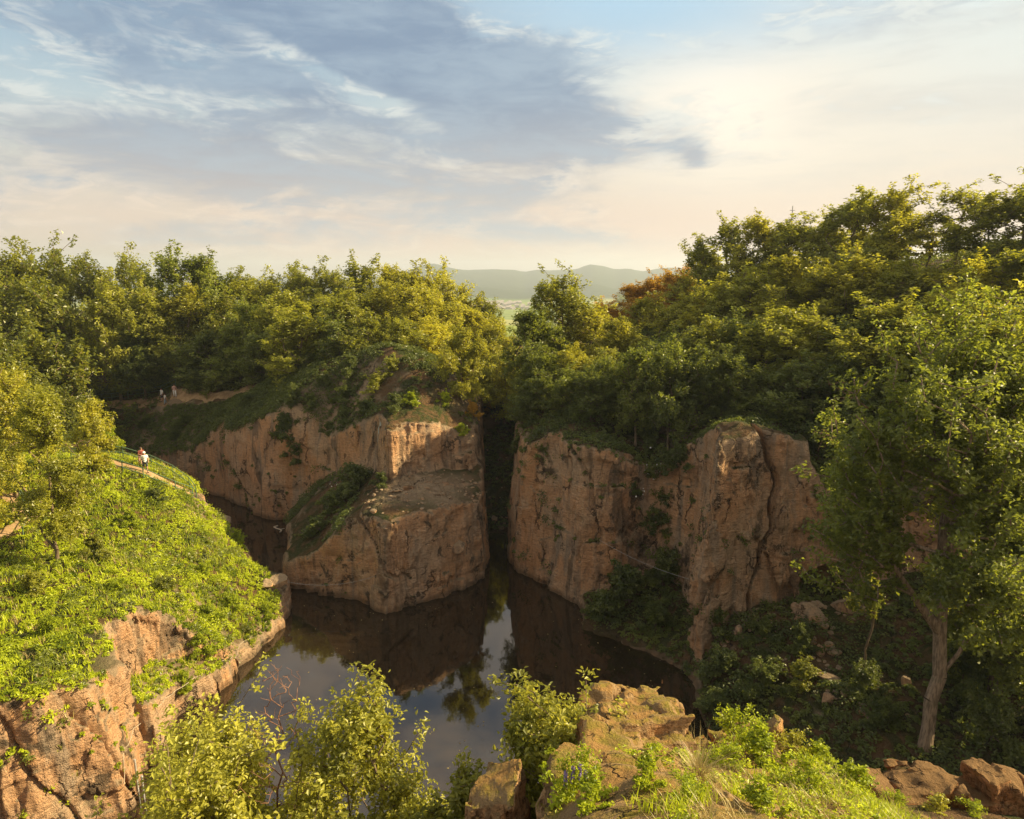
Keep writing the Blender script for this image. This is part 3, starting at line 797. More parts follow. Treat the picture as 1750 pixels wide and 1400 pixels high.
def tubes(segs, sides=5):
    """segs: list of (p0, r0, p1, r1) -> one mesh"""
    P0 = np.array([s[0] for s in segs], float)
    P1 = np.array([s[2] for s in segs], float)
    R0 = np.array([s[1] for s in segs], float)[:, None, None]
    R1 = np.array([s[3] for s in segs], float)[:, None, None]
    d = unit(P1 - P0)
    ref = np.where(np.abs(d[:, [0]]) < 0.8, np.array([[1.0, 0, 0]]), np.array([[0, 1.0, 0]]))
    a = unit(np.cross(d, ref))
    b = np.cross(d, a)
    ang = np.linspace(0, 2 * math.pi, sides, endpoint=False)
    ring = np.cos(ang)[None, :, None] * a[:, None] + np.sin(ang)[None, :, None] * b[:, None]
    V = np.concatenate([P0[:, None] + ring * R0, P1[:, None] + ring * R1], 1)
    n = len(segs)
    k = np.arange(sides)
    f = np.stack([k, (k + 1) % sides, (k + 1) % sides + sides, k + sides], 1)
    Fq = (np.arange(n)[:, None, None] * 2 * sides + f[None]).reshape(-1, 4)
    return V.reshape(-1, 3), Fq


def leaf_material(name, dark, light, trans, tw=0.42, gloss=0.03, vary=0.75):
    mt = bpy.data.materials.new(name)
    mt.use_nodes = True
    g = NT(mt.node_tree)
    at_ = g.n('ShaderNodeAttribute', attribute_name='tone')
    oi = g.n('ShaderNodeObjectInfo')
    tone = g.m('ADD', at_.outputs['Fac'], g.m('MULTIPLY', g.m('SUBTRACT', oi.outputs['Random'], 0.5), vary), None, True)
    col = g.mix(tone, dark, light)
    r2 = g.m('FRACT', g.m('MULTIPLY', oi.outputs['Random'], 7.13))
    pale_ = tuple(0.55 * a_ + 0.45 * b_ for a_, b_ in zip(light, (0.30, 0.34, 0.14)))
    col = g.mix(g.m('MULTIPLY', g.ss(r2, 0.55, 1.0), vary), col, g.mix(tone, dark, pale_))
    tcol = g.mix(tone, tuple(0.6 * x for x in trans), trans)
    d = g.n('ShaderNodeBsdfDiffuse')
    g.put(d.inputs[0], col)
    t = g.n('ShaderNodeBsdfTranslucent')
    g.put(t.inputs[0], tcol)
    m1 = g.n('ShaderNodeMixShader')
    m1.inputs[0].default_value = tw
    g.t.links.new(d.outputs[0], m1.inputs[1])
    g.t.links.new(t.outputs[0], m1.inputs[2])
    gl = g.n('ShaderNodeBsdfGlossy')
    gl.inputs[0].default_value = (1, 1, 1, 1)
    gl.inputs['Roughness'].default_value = 0.42
    m2 = g.n('ShaderNodeMixShader')
    m2.inputs[0].default_value = gloss
    g.t.links.new(m1.outputs[0], m2.inputs[1])
    g.t.links.new(gl.outputs[0], m2.inputs[2])
    o = g.n('ShaderNodeOutputMaterial')
    g.t.links.new(m2.outputs[0], o.inputs[0])
    return mt


def bark_material(name, a, b):
    mt = bpy.data.materials.new(name)
    mt.use_nodes = True
    g = NT(mt.node_tree)
    tcn = g.n('ShaderNodeTexCoord')
    n1 = g.noise(g.mapping(tcn.outputs['Object'], (6, 6, 1.2)), 1.5, 5, 0.65)
    n2 = g.noise(tcn.outputs['Object'], 0.9, 3, 0.6)
    c = g.mix(g.ss(n1, 0.35, 0.65), a, b)
    c = g.mix(g.m('MULTIPLY', g.ss(n2, 0.55, 0.7), 0.5), c, (0.10, 0.11, 0.06))
    d = g.n('ShaderNodeBsdfDiffuse')
    g.put(d.inputs[0], c)
    bp = g.n('ShaderNodeBump')
    bp.inputs['Distance'].default_value = 0.05
    g.put(bp.inputs['Height'], n1)
    g.t.links.new(bp.outputs[0], d.inputs['Normal'])
    o = g.n('ShaderNodeOutputMaterial')
    g.t.links.new(d.outputs[0], o.inputs[0])
    return mt


M_BARK = bark_material('bark', (0.10, 0.075, 0.05), (0.24, 0.18, 0.12))
M_TWIG = bark_material('dry twig bark', (0.16, 0.08, 0.05), (0.30, 0.17, 0.11))
M_LEAF = leaf_material('forest leaves', (0.080, 0.105, 0.014), (0.335, 0.330, 0.030), (0.66, 0.66, 0.045))
M_LEAFD = leaf_material('dark leaves', (0.052, 0.078, 0.014), (0.20, 0.225, 0.030), (0.46, 0.52, 0.045))
M_LEAFY = leaf_material('yellow green leaves', (0.16, 0.175, 0.016), (0.49, 0.45, 0.034), (0.85, 0.80, 0.05))
M_LEAFO = leaf_material('orange tinged leaves', (0.32, 0.19, 0.018), (0.66, 0.38, 0.03), (0.95, 0.58, 0.04))
M_LEAFP = leaf_material('oak leaves', (0.12, 0.14, 0.022), (0.46, 0.44, 0.055), (0.74, 0.70, 0.07), 0.42, 0.02)
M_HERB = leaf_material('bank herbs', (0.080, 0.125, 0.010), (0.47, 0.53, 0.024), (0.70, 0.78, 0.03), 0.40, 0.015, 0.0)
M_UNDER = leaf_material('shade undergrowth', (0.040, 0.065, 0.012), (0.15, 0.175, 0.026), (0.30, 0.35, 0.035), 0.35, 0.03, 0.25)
M_DRY = leaf_material('dry grass', (0.26, 0.19, 0.06), (0.50, 0.40, 0.16), (0.5, 0.4, 0.15), 0.3, 0.03, 0.0)


def grow(seed, H, R, base=0.3, ntips=240, nleaf=55, leaf=0.26, spread=0.62, lobes=9, trunk=None, near=False, r_tip=0.02, flat=1.0, lean=0.0, sparse=0.0):
    """skeleton and leaves of one tree -> ((V,F) trunk, (V,F,tone) crown)"""
    rng = np.random.default_rng(seed)
    lob = []
    for i in range(lobes):
        hfrac = base + (1 - base) * (i + rng.uniform(0.1, 0.9)) / lobes
        prof = math.sin(math.pi * min(1, (hfrac - base) / (1 - base) * 0.80 + 0.17)) ** 0.7
        a = i * 2.4 + rng.uniform(-0.6, 0.6)
        rad = R * prof * rng.uniform(0.30, 0.85)
        lr = R * rng.uniform(0.20, 0.44)
        z = hfrac * H - lr * 0.4
        lob.append((rad * math.cos(a) + lean * z, rad * math.sin(a), z, lr))
    lob.append((lean * H, 0, H - R * 0.34, R * 0.30))
    lob = np.array(lob)
    pick = rng.choice(len(lob), ntips, p=lob[:, 3] ** 2 / (lob[:, 3] ** 2).sum())
    ntips = int(ntips * 1.4)
    pick = rng.choice(len(lob), ntips, p=lob[:, 3] ** 2 / (lob[:, 3] ** 2).sum())
    stretch = rng.uniform(0.7, 1.35, len(lob))
    dv = unit(rng.normal(size=(ntips, 3)) + np.array([0, 0, 0.35]))
    tips = lob[pick, :3] + dv * (lob[pick, 3] * rng.uniform(0.35, 1.0, ntips) ** 0.6)[:, None] * np.c_[np.ones(ntips), np.ones(ntips), stretch[pick] * flat]
    shoot = rng.uniform(size=ntips) < 0.16
    tips = tips + shoot[:, None] * (unit(tips - np.array([lean * H * .6, 0, H * 0.45])) + np.array([0, 0, 0.5])) * (R * rng.uniform(0.08, 0.34, ntips))[:, None]
    thin = rng.uniform(0.5, 1.0, len(lob))
    tips = tips[(rng.uniform(size=ntips) < thin[pick]) & (tips[:, 2] > base * H * 0.45)]
    nodes, par = [], []
    if trunk is None:
        trunk = [[(0, 0, -0.4)]]
        for k in range(1, 8):
            t = k / 7.0
            trunk[0].append((lean * t * H * 0.7 + rng.normal() * 0.02 * H * t, rng.normal() * 0.02 * H * t, t * H * 0.78))
    for path in trunk:
        start = -1
        for j, p in enumerate(path):
            p = np.array(p, float)
            if j == 0 and nodes:
                dd = [np.linalg.norm(q_ - p) for q_ in nodes]
                start = int(np.argmin(dd))
                continue
            nodes.append(p)
            par.append(start)
            start = len(nodes) - 1
    n_trunk = len(nodes)
    cen = np.array([lean * H * .6, 0, H * 0.5])
    order = np.argsort(np.linalg.norm(tips - np.array(nodes[n_trunk // 2]), axis=1))
    tips = tips[order]
    tip_idx = []
    for p in tips:
        N = np.array(nodes)
        d = np.linalg.norm(N - p, axis=1) + 0.9 * np.maximum(0, N[:, 2] - p[2] + 0.1 * R)
        d[:min(2, n_trunk)] += R * 0.8
        j = int(np.argmin(d))
        Nj = N[j]
        L = np.linalg.norm(Nj - p)
        if L > 0.5 * R:
            for t in (0.35, 0.7):
                mpt = Nj * (1 - t) + p * t + rng.normal(size=3) * 0.06 * L
                mpt[2] -= 0.05 * L
                nodes.append(mpt)
                par.append(j)
                j = len(nodes) - 1
        nodes.append(p)
        par.append(j)
        tip_idx.append(len(nodes) - 1)
    n = len(nodes)
    acc = np.zeros(n)
    rad = np.zeros(n)
    for i in range(n - 1, -1, -1):
        rad[i] = max(acc[i], r_tip ** 2.4) ** (1 / 2.4)
        if par[i] >= 0:
            acc[par[i]] += rad[i] ** 2.4 * 0.98
    segs = [(nodes[par[i]], rad[par[i]] if par[i] and rad[par[i]] < 2.2 * rad[i] else rad[i] * 1.25, nodes[i], rad[i]) for i in range(n) if par[i] >= 0]
    tr = tubes(segs, 7 if near else 5)
    # leaves
    m = len(tips)
    keep = rng.uniform(size=m) > sparse
    tp = tips[keep]
    m = len(tp)
    cnt = nleaf
    pd = np.array([nodes[par[i]] for i in tip_idx])[keep]
    td = unit(unit(tp - pd) * 0.9 + unit(tp - cen) * 0.6 + np.array([0, 0, 0.35]) + rng.normal(size=(m, 3)) * 0.35)
    L_ = spread * rng.uniform(0.7, 1.5, (m, 1, 1))
    al = rng.uniform(-1.15, 0.75, (m, cnt, 1))
    wid = spread * 0.50 * (1.05 - 0.55 * np.abs(al))
    off = rng.normal(size=(m, cnt, 3)) * 0.62
    off = off - td[:, None] * (off * td[:, None]).sum(2, keepdims=True)
    cc = (tp[:, None] + td[:, None] * al * L_ + off * wid).reshape(-1, 3)
    tdir = np.repeat(td, cnt, 0) + rng.normal(size=cc.shape) * 0.8
    outw = unit(cc - cen)
    nrm = 0.45 * outw + np.array([0, 0, 0.5]) + rng.normal(size=cc.shape) * 0.5
    sz = leaf * rng.uniform(0.55, 1.3, len(cc))
    tone = np.repeat(rng.uniform(0.1, 0.75, m), cnt) + rng.normal(size=len(cc)) * 0.16
    if near:
        cv, cf = lobed_quads(cc, nrm, sz, rng, tdir=tdir)
        tone = np.repeat(tone, 2)
    else:
        cv, cf = leaf_quads(cc, nrm, sz, rng, 0.62, 0.18, tdir)
    return tr, (cv, cf, np.clip(tone, 0, 1))


class Plant:
    """prototype holding trunk and crown mesh data; put() places a copy as a thing with its parts"""
    def __init__(s, mat, bark=M_BARK, stem='trunk', leafpart='crown', **kw):
        tr, (cv, cf, tone) = grow(**kw)
        a = mesh_obj(stem, tr[0], tr[1], bark, link=False)
        b = mesh_obj(leafpart, cv, cf, mat, link=False, smooth=False, attrs={'tone': ('FACE', tone)})
        s.parts = [a, b]
        s.H, s.R = kw['H'], kw['R']
        s.mat = mat

    def put(s, name, loc, height, radius, rz, label, cat, group=None, mat=None, tilt=(0, 0)):
        root = bpy.data.objects.new(name, None)
        root.empty_display_size = 0.3
        COL.objects.link(root)
        root.location = loc
        root.rotation_euler = (tilt[0], tilt[1], rz)
        root.scale = (radius / s.R, radius / s.R, height / s.H)
        tag(root, label, cat, group)
        for p in s.parts:
            c = p.copy()
            if mat and p is s.parts[1]:
                key = p.data.name + mat.name
                if key not in MATVAR:
                    d = p.data.copy()
                    d.name = p.data.name
                    d.materials.clear()
                    d.materials.append(mat)
                    MATVAR[key] = d
                c.data = MATVAR[key]
            COL.objects.link(c)
            c.parent = root
        return root


MATVAR = {}
TREES = [Plant(M_LEAF, seed=11 + i, H=10, R=3.6, base=b, ntips=nt, nleaf=36, leaf=0.27, spread=0.60, lobes=lb) for i, (b, nt, lb) in enumerate(((0.20, 430, 18), (0.16, 470, 22), (0.24, 400, 15), (0.13, 460, 24), (0.22, 380, 13), (0.18, 430, 19)))]
THIN = Plant(M_LEAF, seed=40, H=10, R=3.0, base=0.35, ntips=150, nleaf=34, leaf=0.24, spread=0.62, lobes=7, sparse=0.2)
SHRUBS = [Plant(M_UNDER, stem='stem', leafpart='foliage', seed=60 + i, H=2.2, R=1.5, base=0.05, ntips=110, nleaf=48, leaf=0.17, spread=0.36, lobes=7, r_tip=0.008) for i in range(3)]

# ------------------------------------------------------------------ the woods: (pixel column, depth, top row, crown radius, look)
gz1 = lambda x, y: float(ground_z(x, y)[0])
ROWS = {
    'left wood skyline row': [(-40, 98, 425, 4.6, 'L'), (22, 96, 418, 4.2, 'L'), (88, 100, 410, 4.6, 'L'), (150, 97, 436, 4.2, 'L'), (222, 99, 432, 4.4, 'P'), (288, 93, 416, 3.7, 'D'), (345, 94, 427, 3.6, 'D'), (408, 98, 462, 4.2, 'L'), (455, 96, 462, 3.8, 'L'),
                                                 (508, 97, 450, 4.0, 'P'), (560, 95, 452, 4.0, 'L'), (612, 93, 432, 3.8, 'L'), (664, 96, 444, 4.0, 'Y'), (712, 95, 452, 3.8, 'Y'), (752, 99, 450, 3.6, 'Y'), (790, 102, 492, 3.5, 'Y'), (832, 102, 508, 3.4, 'L')],
    'left wood middle row': [(-20, 84, 470, 4.4, 'L'), (50, 86, 462, 4.2, 'L'), (182, 88, 470, 4.2, 'L'), (250, 89, 480, 4.2, 'L'), (318, 90, 486, 4.0, 'Y'), (375, 88, 500, 3.6, 'P'), (425, 85, 505, 4.0, 'D'), (482, 83, 490, 3.8, 'L'), (540, 84, 500, 3.8, 'L'), (594, 82, 486, 3.9, 'L'),
                                    (650, 84, 478, 3.8, 'Y'), (705, 82, 480, 3.8, 'Y'), (758, 84, 500, 3.6, 'Y'), (806, 86, 520, 3.4, 'Y'), (846, 84, 548, 3.0, 'Y')],
    'left wood front row': [(235, 87, 548, 3.6, 'D'), (290, 88.5, 560, 3.4, 'D'), (352, 85, 560, 3.6, 'D'), (405, 83, 560, 3.4, 'D'), (455, 80, 548, 3.5, 'D'), (512, 76, 520, 3.8, 'L'), (570, 75, 540, 3.4, 'D'), (626, 75, 530, 3.5, 'L'), (684, 74, 540, 3.3, 'L'), (735, 76, 548, 3.2, 'Y'),
                                   (815, 74, 592, 2.8, 'L'), (862, 80, 590, 3.2, 'Y'), (60, 78, 560, 3.4, 'L'), (-10, 72, 560, 3.6, 'L'), (845, 92, 600, 3.2, 'D'), (872, 90, 620, 3.0, 'D')],
    'clump right of the gap': [(912, 67, 520, 3.2, 'D'), (962, 72, 456, 3.6, 'L'), (1010, 70, 520, 3.2, 'Y'), (1060, 66, 540, 3.2, 'Y'), (930, 62, 600, 2.6, 'D'), (985, 63, 590, 2.6, 'Y'), (1035, 61, 600, 2.6, 'L')],
    'bushy row on top of the right cliff': [(1092, 52.8, 585, 2.0, 'D'), (1150, 51.6, 580, 2.0, 'D'), (1012, 54, 625, 1.8, 'D'), (925, 58, 640, 1.9, 'D'), (975, 56.5, 625, 2.0, 'D'), (1030, 56, 610, 2.1, 'D'), (1085, 55.5, 600, 2.1, 'D'), (1140, 54, 590, 2.2, 'D'), (1195, 52.5, 590, 2.2, 'D'), (1250, 51, 600, 2.2, 'D')],
    'autumn clump on right hillside': [(1032, 96, 510, 3.0, 'O'), (1085, 98, 482, 3.2, 'O'), (1135, 96, 462, 3.4, 'O'), (1172, 92, 455, 3.2, 'O'), (1110, 82, 505, 3.0, 'Y')],
    'right hill skyline row': [(1205, 88, 430, 3.4, 'Y'), (1246, 80, 366, 3.4, 'L'), (1300, 78, 362, 3.4, 'Y'), (1358, 76, 372, 3.4, 'L'), (1415, 74, 368, 3.4, 'Y'), (1470, 70, 322, 3.5, 'L'), (1540, 67, 316, 3.5, 'Y'), (1598, 64, 350, 2.6, 'T'), (1650, 62, 306, 2.8, 'T'), (1712, 60, 330, 3.2, 'T'), (1765, 58, 300, 3.4, 'L')],  # yellow green leaves here and in the next row carry golden sunlight as colour
    'right hill middle row': [(1165, 74, 505, 3.2, 'Y'), (1225, 70, 480, 3.4, 'Y'), (1288, 68, 455, 3.4, 'L'), (1350, 64, 432, 3.4, 'Y'), (1410, 62, 450, 3.3, 'Y'), (1475, 60, 425, 3.4, 'Y'), (1545, 58, 440, 3.4, 'L'), (1615, 57, 450, 3.3, 'Y'), (1690, 52, 430, 3.4, 'Y'), (1752, 50, 420, 3.4, 'L')],
    'right hill front row': [(1095, 64, 590, 2.8, 'D'), (1150, 62, 560, 3.0, 'D'), (1210, 59, 545, 3.1, 'L'), (1272, 57, 540, 3.0, 'D'), (1335, 55, 520, 3.2, 'L'), (1400, 53, 530, 3.1, 'L'), (1465, 51, 540, 3.1, 'D'), (1530, 50, 500, 3.3, 'L'), (1610, 48, 530, 3.2, 'L'), (1680, 44, 500, 3.3, 'L'), (1755, 42, 500, 3.3, 'Y'), (1440, 47, 610, 2.6, 'D'), (1380, 49, 610, 2.6, 'D'), (1310, 51, 620, 2.6, 'D')],
}
LOOK = {'L': (M_LEAF, 'leafy green'), 'D': (M_LEAFD, 'dark green'), 'Y': (M_LEAFY, 'bright yellow green'), 'O': (M_LEAFO, 'orange tinged'), 'P': (M_LEAF, 'pale loose-crowned'), 'T': (M_LEAF, 'thin open-crowned')}
ORD = ['first', 'second', 'third', 'fourth', 'fifth', 'sixth', 'seventh', 'eighth', 'ninth', 'tenth', 'eleventh', 'twelfth', 'thirteenth', 'fourteenth', 'fifteenth', 'sixteenth', 'seventeenth', 'eighteenth']
rnd = random.Random(3)
k = 0
for row, items in ROWS.items():
    order = sorted(range(len(items)), key=lambda i: items[i][0])
    for rank, i in enumerate(order):
        px, Y, top, cr, look = items[i]
        x, y, zt = at(px, top, Y)
        z0 = gz1(x, y)
        hgt = max(cr * 2.6, zt - z0) * 0.9
        cr = max(cr, hgt / 3.5)
        z0 = min(z0, zt - hgt / 0.9 + 0.15)
        pr = THIN if look == 'T' else TREES[k % 6]
        mat, word = LOOK[look]
        pr.put('tree', (x, y, z0 - 0.15), hgt, cr * (rnd.uniform(1.2, 1.5) if 'right hill' in row else rnd.uniform(1.05, 1.35)), rnd.uniform(0, 6.28), '%s tree, %s from left in the %s' % (word, ORD[rank], row), 'tree', row, mat if mat is not M_LEAF else None)
        k += 1

# ------------------------------------------------------------------ finding the built surface
from mathutils.bvhtree import BVHTree
nT, nS = len(TV), len(SHEET[0])
allV = np.concatenate([TV, SHEET[0], FV])
allF = np.concatenate([TQ, SHEET[1] + nT, FQ + nT + nS])
BVH = BVHTree.FromPolygons([tuple(v) for v in allV.tolist()], allF.tolist(), all_triangles=False)


def drop(x, y, top=60.0):
    h = BVH.ray_cast(Vector((x, y, top)), Vector((0, 0, -1)))
    return h[0].z if h[0] else gz1(x, y)


def hit(px, py):
    """point of the built ground seen at a photo pixel, and its normal"""
    h = BVH.ray_cast(Vector((0, 0, CAM_Z)), Vector(ray(px, py)).normalized())
    return (h[0], h[1]) if h[0] else (Vector(at(px, py, 60)), Vector((0, 0, 1)))


def face_samples(V, Fq, n, rng, keep):
    """n random points on the faces for which keep(centre, normal) holds"""
    P = V[Fq]
    nr = np.cross(P[:, 2] - P[:, 0], P[:, 3] - P[:, 1])
    ar = np.linalg.norm(nr, axis=1)
    nr = nr / (ar[:, None] + 1e-12)
    cen_ = P.mean(1)
    m = keep(cen_, nr)
    idx = np.flatnonzero(m)
    pick = idx[rng.choice(len(idx), n, p=ar[idx] / ar[idx].sum())]
    u, v = rng.uniform(size=(2, n, 1))
    q_ = P[pick]
    pts = (q_[:, 0] * (1 - u) + q_[:, 1] * u) * (1 - v) + (q_[:, 3] * (1 - u) + q_[:, 2] * u) * v
    return pts, nr[pick]


def clumps(pts, nrm, rad, nleaf, leaf, rng, tone0, up=0.7, hgt=0.8):
    """low domes of leaves sitting on the points"""
    m = len(pts)
    d = unit(rng.normal(size=(m, nleaf, 3)) + nrm[:, None] * 0.7 + np.array([0, 0, 0.5]))
    r = rad[:, None, None] * rng.uniform(0.45, 1.0, (m, nleaf, 1))
    c = pts[:, None] + d * r * np.array([1, 1, hgt])
    nn = d * 0.6 + np.array([0, 0, up]) + rng.normal(size=d.shape) * 0.4
    c, nn = c.reshape(-1, 3), nn.reshape(-1, 3)
    sz = np.repeat(leaf if np.ndim(leaf) else np.full(m, leaf), nleaf) * rng.uniform(0.6, 1.3, m * nleaf)
    V, Fq = leaf_quads(c, nn, sz, rng, 0.6)
    tone = np.repeat(tone0, nleaf) + rng.normal(size=m * nleaf) * 0.15
    return V, Fq, np.clip(tone, 0, 1)


def blades(pts, length, width, rng, tone0, per=7, bend=0.5, spread=0.06):
    """tufts of curved grass blades: two quads each"""
    m = len(pts) * per
    p = np.repeat(pts, per, 0) + rng.normal(size=(m, 3)) * np.array([spread, spread, 0])
    L = np.repeat(length, per) * rng.uniform(0.6, 1.2, m)
    a = rng.uniform(0, 6.283, m)
    out = np.c_[np.cos(a), np.sin(a), np.zeros(m)]
    side = np.c_[-np.sin(a), np.cos(a), np.zeros(m)] * (np.repeat(width, per) if np.ndim(width) else width) * 0.5
    lean = rng.uniform(0.1, bend, m)[:, None]
    p1 = p + (np.array([0, 0, 0.6]) + out * lean * 0.4) * L[:, None]
    p2 = p + (np.array([0, 0, 0.95]) + out * lean * 1.1) * L[:, None]
    V = np.stack([p - side, p + side, p1 + side * .8, p1 - side * .8, p2 + side * 0.12, p2 - side * 0.12], 1).reshape(-1, 3)
    i = np.arange(m)[:, None] * 6
    Fq = np.stack([i + np.array([[0, 1, 2, 3]]), i + np.array([[3, 2, 4, 5]])], 1).reshape(-1, 4)
    return V, Fq, np.clip(np.repeat(np.repeat(tone0, per) + rng.normal(size=m) * 0.12, 2), 0, 1)


def merge(parts):
    V, Fq, T, o = [], [], [], 0
    for v, f, t in parts:
        V.append(v)
        Fq.append(f + o)
        T.append(t)
        o += len(v)
    return np.concatenate(V), np.concatenate(Fq), np.concatenate(T)


def stuff(name, parts, mat, label):
    V, Fq, T = merge(parts)
    o = mesh_obj(name, V, Fq, mat, smooth=False, attrs={'tone': ('FACE', T)})
    return tag(o, label, kind='stuff')


# paths: centre lines and half widths
PATHS = [([at(120, 700, 90)[:2], at(180, 691, 88)[:2], at(240, 684, 86.6)[:2], at(300, 677, 85)[:2], at(370, 668, 82.6)[:2], at(430, 661, 80)[:2], at(465, 655, 79)[:2]], 0.9),
         ([(-44, 56), (-38, 54), (-33, 53.4), (-30, 53), (-28.2, 53.2), (-27, 54.0)], 0.75),
         ([(-40, 49), (-35.6, 45.5), (-33.0, 43.2), (-33.5, 40), (-36, 37)], 0.6)]


def seg_dist(x, y, line):
    d = np.full(np.shape(x), 1e9)
    for (ax, ay), (bx, by) in zip(line[:-1], line[1:]):
        ex, ey = bx - ax, by - ay
        t = np.clip(((x - ax) * ex + (y - ay) * ey) / (ex * ex + ey * ey), 0, 1)
        d = np.minimum(d, np.hypot(x - ax - t * ex, y - ay - t * ey))
    return d


def path_dist(x, y):
    d = np.full(np.shape(x), 1e9)
    for line, hw in PATHS:
        d = np.minimum(d, seg_dist(x, y, line) - hw)
    return d


M_PATH = bpy.data.materials.new('trodden earth')
M_PATH.use_nodes = True
g = NT(M_PATH.node_tree)
geo = g.n('ShaderNodeNewGeometry')
c = g.mix(g.ss(g.noise(geo.outputs['Position'], 1.3, 5, 0.7), 0.35, 0.65), (0.40, 0.27, 0.15), (0.26, 0.17, 0.09))
bs = g.n('ShaderNodeBsdfDiffuse')
g.put(bs.inputs[0], c)
o = g.n('ShaderNodeOutputMaterial')
g.t.links.new(bs.outputs[0], o.inputs[0])
for pi_, (line, hw) in enumerate(PATHS):
    pts = []
    for (ax, ay), (bx, by) in zip(line[:-1], line[1:]):
        m = max(2, int(math.hypot(bx - ax, by - ay) / 0.5))
        pts += [(ax + (bx - ax) * t / m, ay + (by - ay) * t / m) for t in range(m)]
    pts = np.array(pts + [line[-1]])
    tg = unit(np.gradient(pts, axis=0))
    sd = np.c_[-tg[:, 1], tg[:, 0]]
    V = []
    for i, p in enumerate(pts):
        for s_ in (-1, -0.5, 0, 0.5, 1):
            w_ = hw * (1 + 0.25 * math.sin(i * 0.9 + s_ * 2)) * s_
            xx, yy = p + sd[i] * w_
            V.append((xx, yy, drop(xx, yy) + (0.05 if abs(s_) < 1 else -0.08)))
    nI = np.arange(len(V)).reshape(-1, 5)
    q = np.stack([nI[:-1, :-1], nI[:-1, 1:], nI[1:, 1:], nI[1:, :-1]], -1).reshape(-1, 4)[:, ::-1]
    tag(mesh_obj('path', V, q, M_PATH), ['trodden path along the far bank under the trees', 'bare earth path on the terrace with the railing', 'path beside the green handrail at the left edge'][pi_], kind='structure')

# ------------------------------------------------------------------ ground cover
rng = np.random.default_rng(21)


def keep_left(c, n):
    bare = fbm(c[:, 0] / 2.2, c[:, 1] / 2.2, c[:, 2] / 2.2, 3, 71) + (n[:, 2] - 0.62) * 3.0
    scarp = (c[:, 0] > -21.6) & (c[:, 1] > 29.5) & (c[:, 1] < 36.6 + 0.8 * np.sin(c[:, 2] * 3)) & (c[:, 2] < 6.3)
    return (c[:, 0] < -15.5) & (c[:, 1] < 60) & (c[:, 1] < 55 + (c[:, 0] + 24) * -1.3) & (c[:, 2] > 0.7) & (n[:, 2] > 0.45) & (bare > -0.42) & (path_dist(c[:, 0], c[:, 1]) > -0.12) & ~(scarp & ~((n[:, 2] > 0.72) & (c[:, 2] < 3.9) & (fbm(c[:, 0] / 0.9, c[:, 1] / 0.9, c[:, 2], 2, 87) > -0.05))) & (c[:, 0] > -44)


pts, nr = face_samples(TV, TQ, 10500, rng, keep_left)
big = fbm(pts[:, 0] / 1.6, pts[:, 1] / 1.6, pts[:, 2] * 0, 3, 5)
near_bias = np.clip((46 - pts[:, 1]) / 30, 0, 1)
rad = 0.13 + 0.42 * np.clip(big + 0.05, 0, 1) ** 1.3 + 0.08 * rng.uniform(size=len(pts))
pa = clumps(pts, nr, rad, 24, 0.15, rng, np.clip(0.62 - 0.75 * np.clip(fbm(pts[:, 0] / 1.1, pts[:, 1] / 1.1, pts[:, 2] * 0, 2, 55), -.3, 1) + rng.normal(size=len(pts)) * 0.14, 0, 1))
p2, n2 = face_samples(TV, TQ, 4500, rng, keep_left)
pb = blades(p2, 0.26 + 0.2 * rng.uniform(size=len(p2)), 0.04, rng, 0.75 + 0.2 * rng.normal(size=len(p2)), 6, 0.6, 0.12)
p3, n3 = face_samples(TV, TQ, 2000, rng, keep_left)
b3 = fbm(p3[:, 0] / 2.2, p3[:, 1] / 2.2, p3[:, 2] * 0, 2, 65) > -0.05
p3, n3 = p3[b3], n3[b3]
stuff('leafy_weeds_foliage', [clumps(p3, n3, 0.22 + 0.55 * rng.uniform(size=len(p3)) ** 2, 46, 0.15, rng, rng.uniform(0.2, 1.0, len(p3)))], M_LEAFD, 'darker leafy weeds in patches on the left bank')
p4, n4 = face_samples(TV, TQ, 700, rng, keep_left)
stuff('dry_grass', [blades(p4, 0.3 + 0.25 * rng.uniform(size=len(p4)), 0.03, rng, rng.uniform(0, 1, len(p4)), 7, 0.8, 0.12)], M_DRY, 'pale dry stalks scattered on the left bank')
stuff('grass', [pa, pb], M_HERB, 'sunlit yellow green grass and herbs covering the left bank')


def keep_under(c, n):
    gap = fbm(c[:, 0] / 3.0, c[:, 1] / 3.0, c[:, 2] / 3, 3, 73)
    L = (c[:, 0] < -15) & (c[:, 1] < 60)
    plateau = (c[:, 0] > -13) & (c[:, 0] < -2) & (c[:, 1] < 58.5) & (c[:, 1] > 45)
    butt = (c[:, 0] > 12) & (c[:, 0] < 19.5) & (c[:, 1] > 38) & (c[:, 1] < 44.2) & (c[:, 2] > 9.5)
    return ~L & ~plateau & ~butt & (n[:, 2] > 0.36) & (c[:, 2] > 0.15) & (gap + (n[:, 2] - .6) > np.where((c[:, 0] < -2) & (c[:, 1] > 58) & (c[:, 0] > -30), np.where(c[:, 0] > -13, 0.22, -0.08), -0.45)) & (path_dist(c[:, 0], c[:, 1]) > 0.1) & (c[:, 1] < 88)


